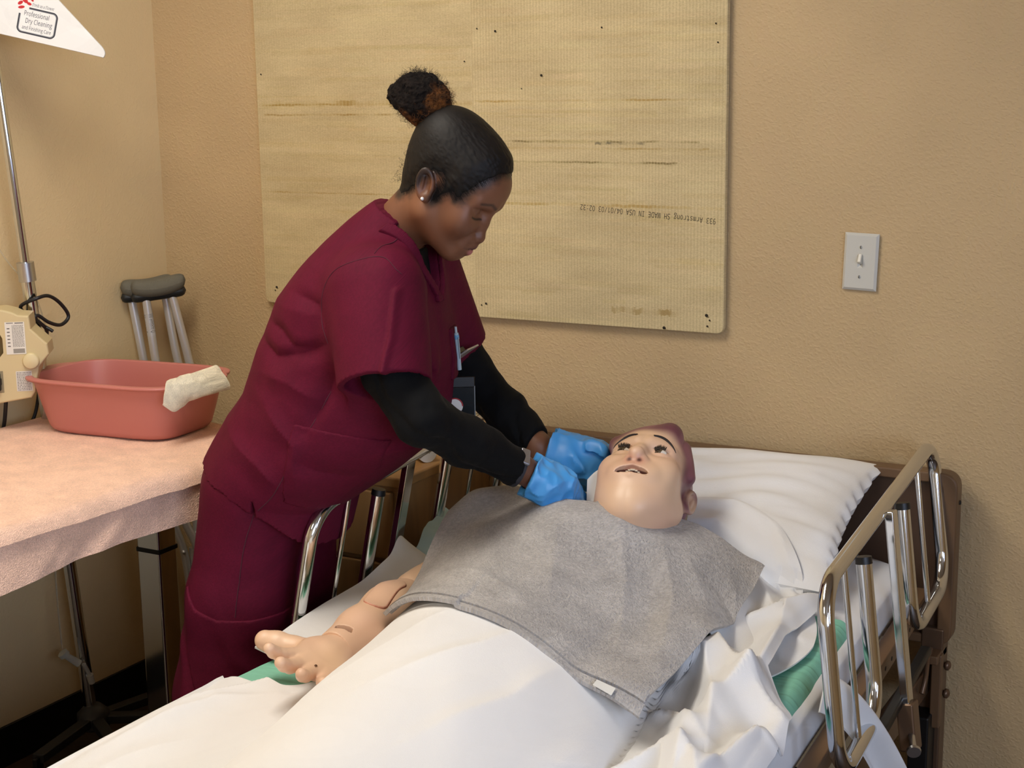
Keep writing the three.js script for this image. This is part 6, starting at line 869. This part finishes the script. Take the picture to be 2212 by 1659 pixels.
  { const c = nw(0.345, 1.066, -0.105), x = NF.clone().multiplyScalar(0.80).addScaledVector(NU, 0.58).normalize(), z = NU.clone().multiplyScalar(0.80).addScaledVector(NF, -0.58).normalize(), y = z.clone().cross(x); const m = frameM(c, x, y, z);
    part(card, 'cover', new RoundedBoxGeometry(0.072, 0.060, 0.0035, 2, 0.001).applyMatrix4(m), std(0xbdb4a8, 0.3, { metalness: 0.35 }));
    const g = new RoundedBoxGeometry(0.05, 0.045, 0.012, 2, 0.002); g.translate(-0.014, 0, 0.010); part(card, 'phone', g.applyMatrix4(m), std(0x17191f, 0.3), 'dark gadget behind the notebook cover'); }
  const badge = thing('badge_holder', 'clear black-topped badge holder hanging at the waist of the scrubs', 'badge', nw(0.39, 0.95, -0.06));
  { const c = nw(0.362, 0.985, -0.055), z = V(0.55, 0.02, 0.83).normalize(), x = NU.clone().cross(z).normalize(), y = z.clone().cross(x), m = frameM(c, x, y, z);
    part(badge, 'sleeve', new RoundedBoxGeometry(0.062, 0.105, 0.003, 2, 0.001).applyMatrix4(m), phy(0x1b1e20, 0.2, { clearcoat: 0.6 }));
    const t = new RoundedBoxGeometry(0.062, 0.021, 0.0045, 2, 0.002); t.translate(0, 0.042, 0.0006); part(badge, 'top_flap', t.applyMatrix4(m), std(0x0d0e10, 0.4));
    const e = new RoundedBoxGeometry(0.0022, 0.085, 0.0042, 2, 0.001); e.translate(0.0305, -0.008, 0.0006); part(badge, 'clear_edge', e.applyMatrix4(m), std(0x7a8286, 0.25));
    const s = new THREE.CylinderGeometry(0.0155, 0.0155, 0.0012, 32); s.rotateX(Math.PI / 2); s.translate(-0.008, -0.004, 0.0022); part(badge, 'sticker', s.applyMatrix4(m), std(0xd9d6d2, 0.5), 'round pale sticker'); const s2 = new THREE.TorusGeometry(0.0150, 0.0014, 8, 36, 3.6); s2.translate(-0.008, -0.004, 0.0026); part(badge, 'sticker_ring', s2.applyMatrix4(m), std(0xa3262c, 0.5), 'red rim of the sticker'); const s3 = new RoundedBoxGeometry(0.011, 0.012, 0.001, 1, 0.0004); s3.rotateZ(0.5); s3.translate(0.012, -0.026, 0.0022); part(badge, 'paper_corner', s3.applyMatrix4(m), std(0xdad8d2, 0.6)); }
  const wipe = sheet((u, v) => { const a = u - 0.5, b = v; return nw(0.612 + 0.05 * b + 0.01 * a, 0.845 + 0.02 * Math.sin(b * 3) + 0.008 * Math.sin(a * 12) - 0.045 * a * a * 4, -0.075 + 0.055 * a - 0.02 * b); }, 24, 24, 0.002);
  solo('white_wipe', 'crumpled white wipe held under the near blue glove', 'wipe', wipe, M.linen);
}
renderer.render(scene, camera);
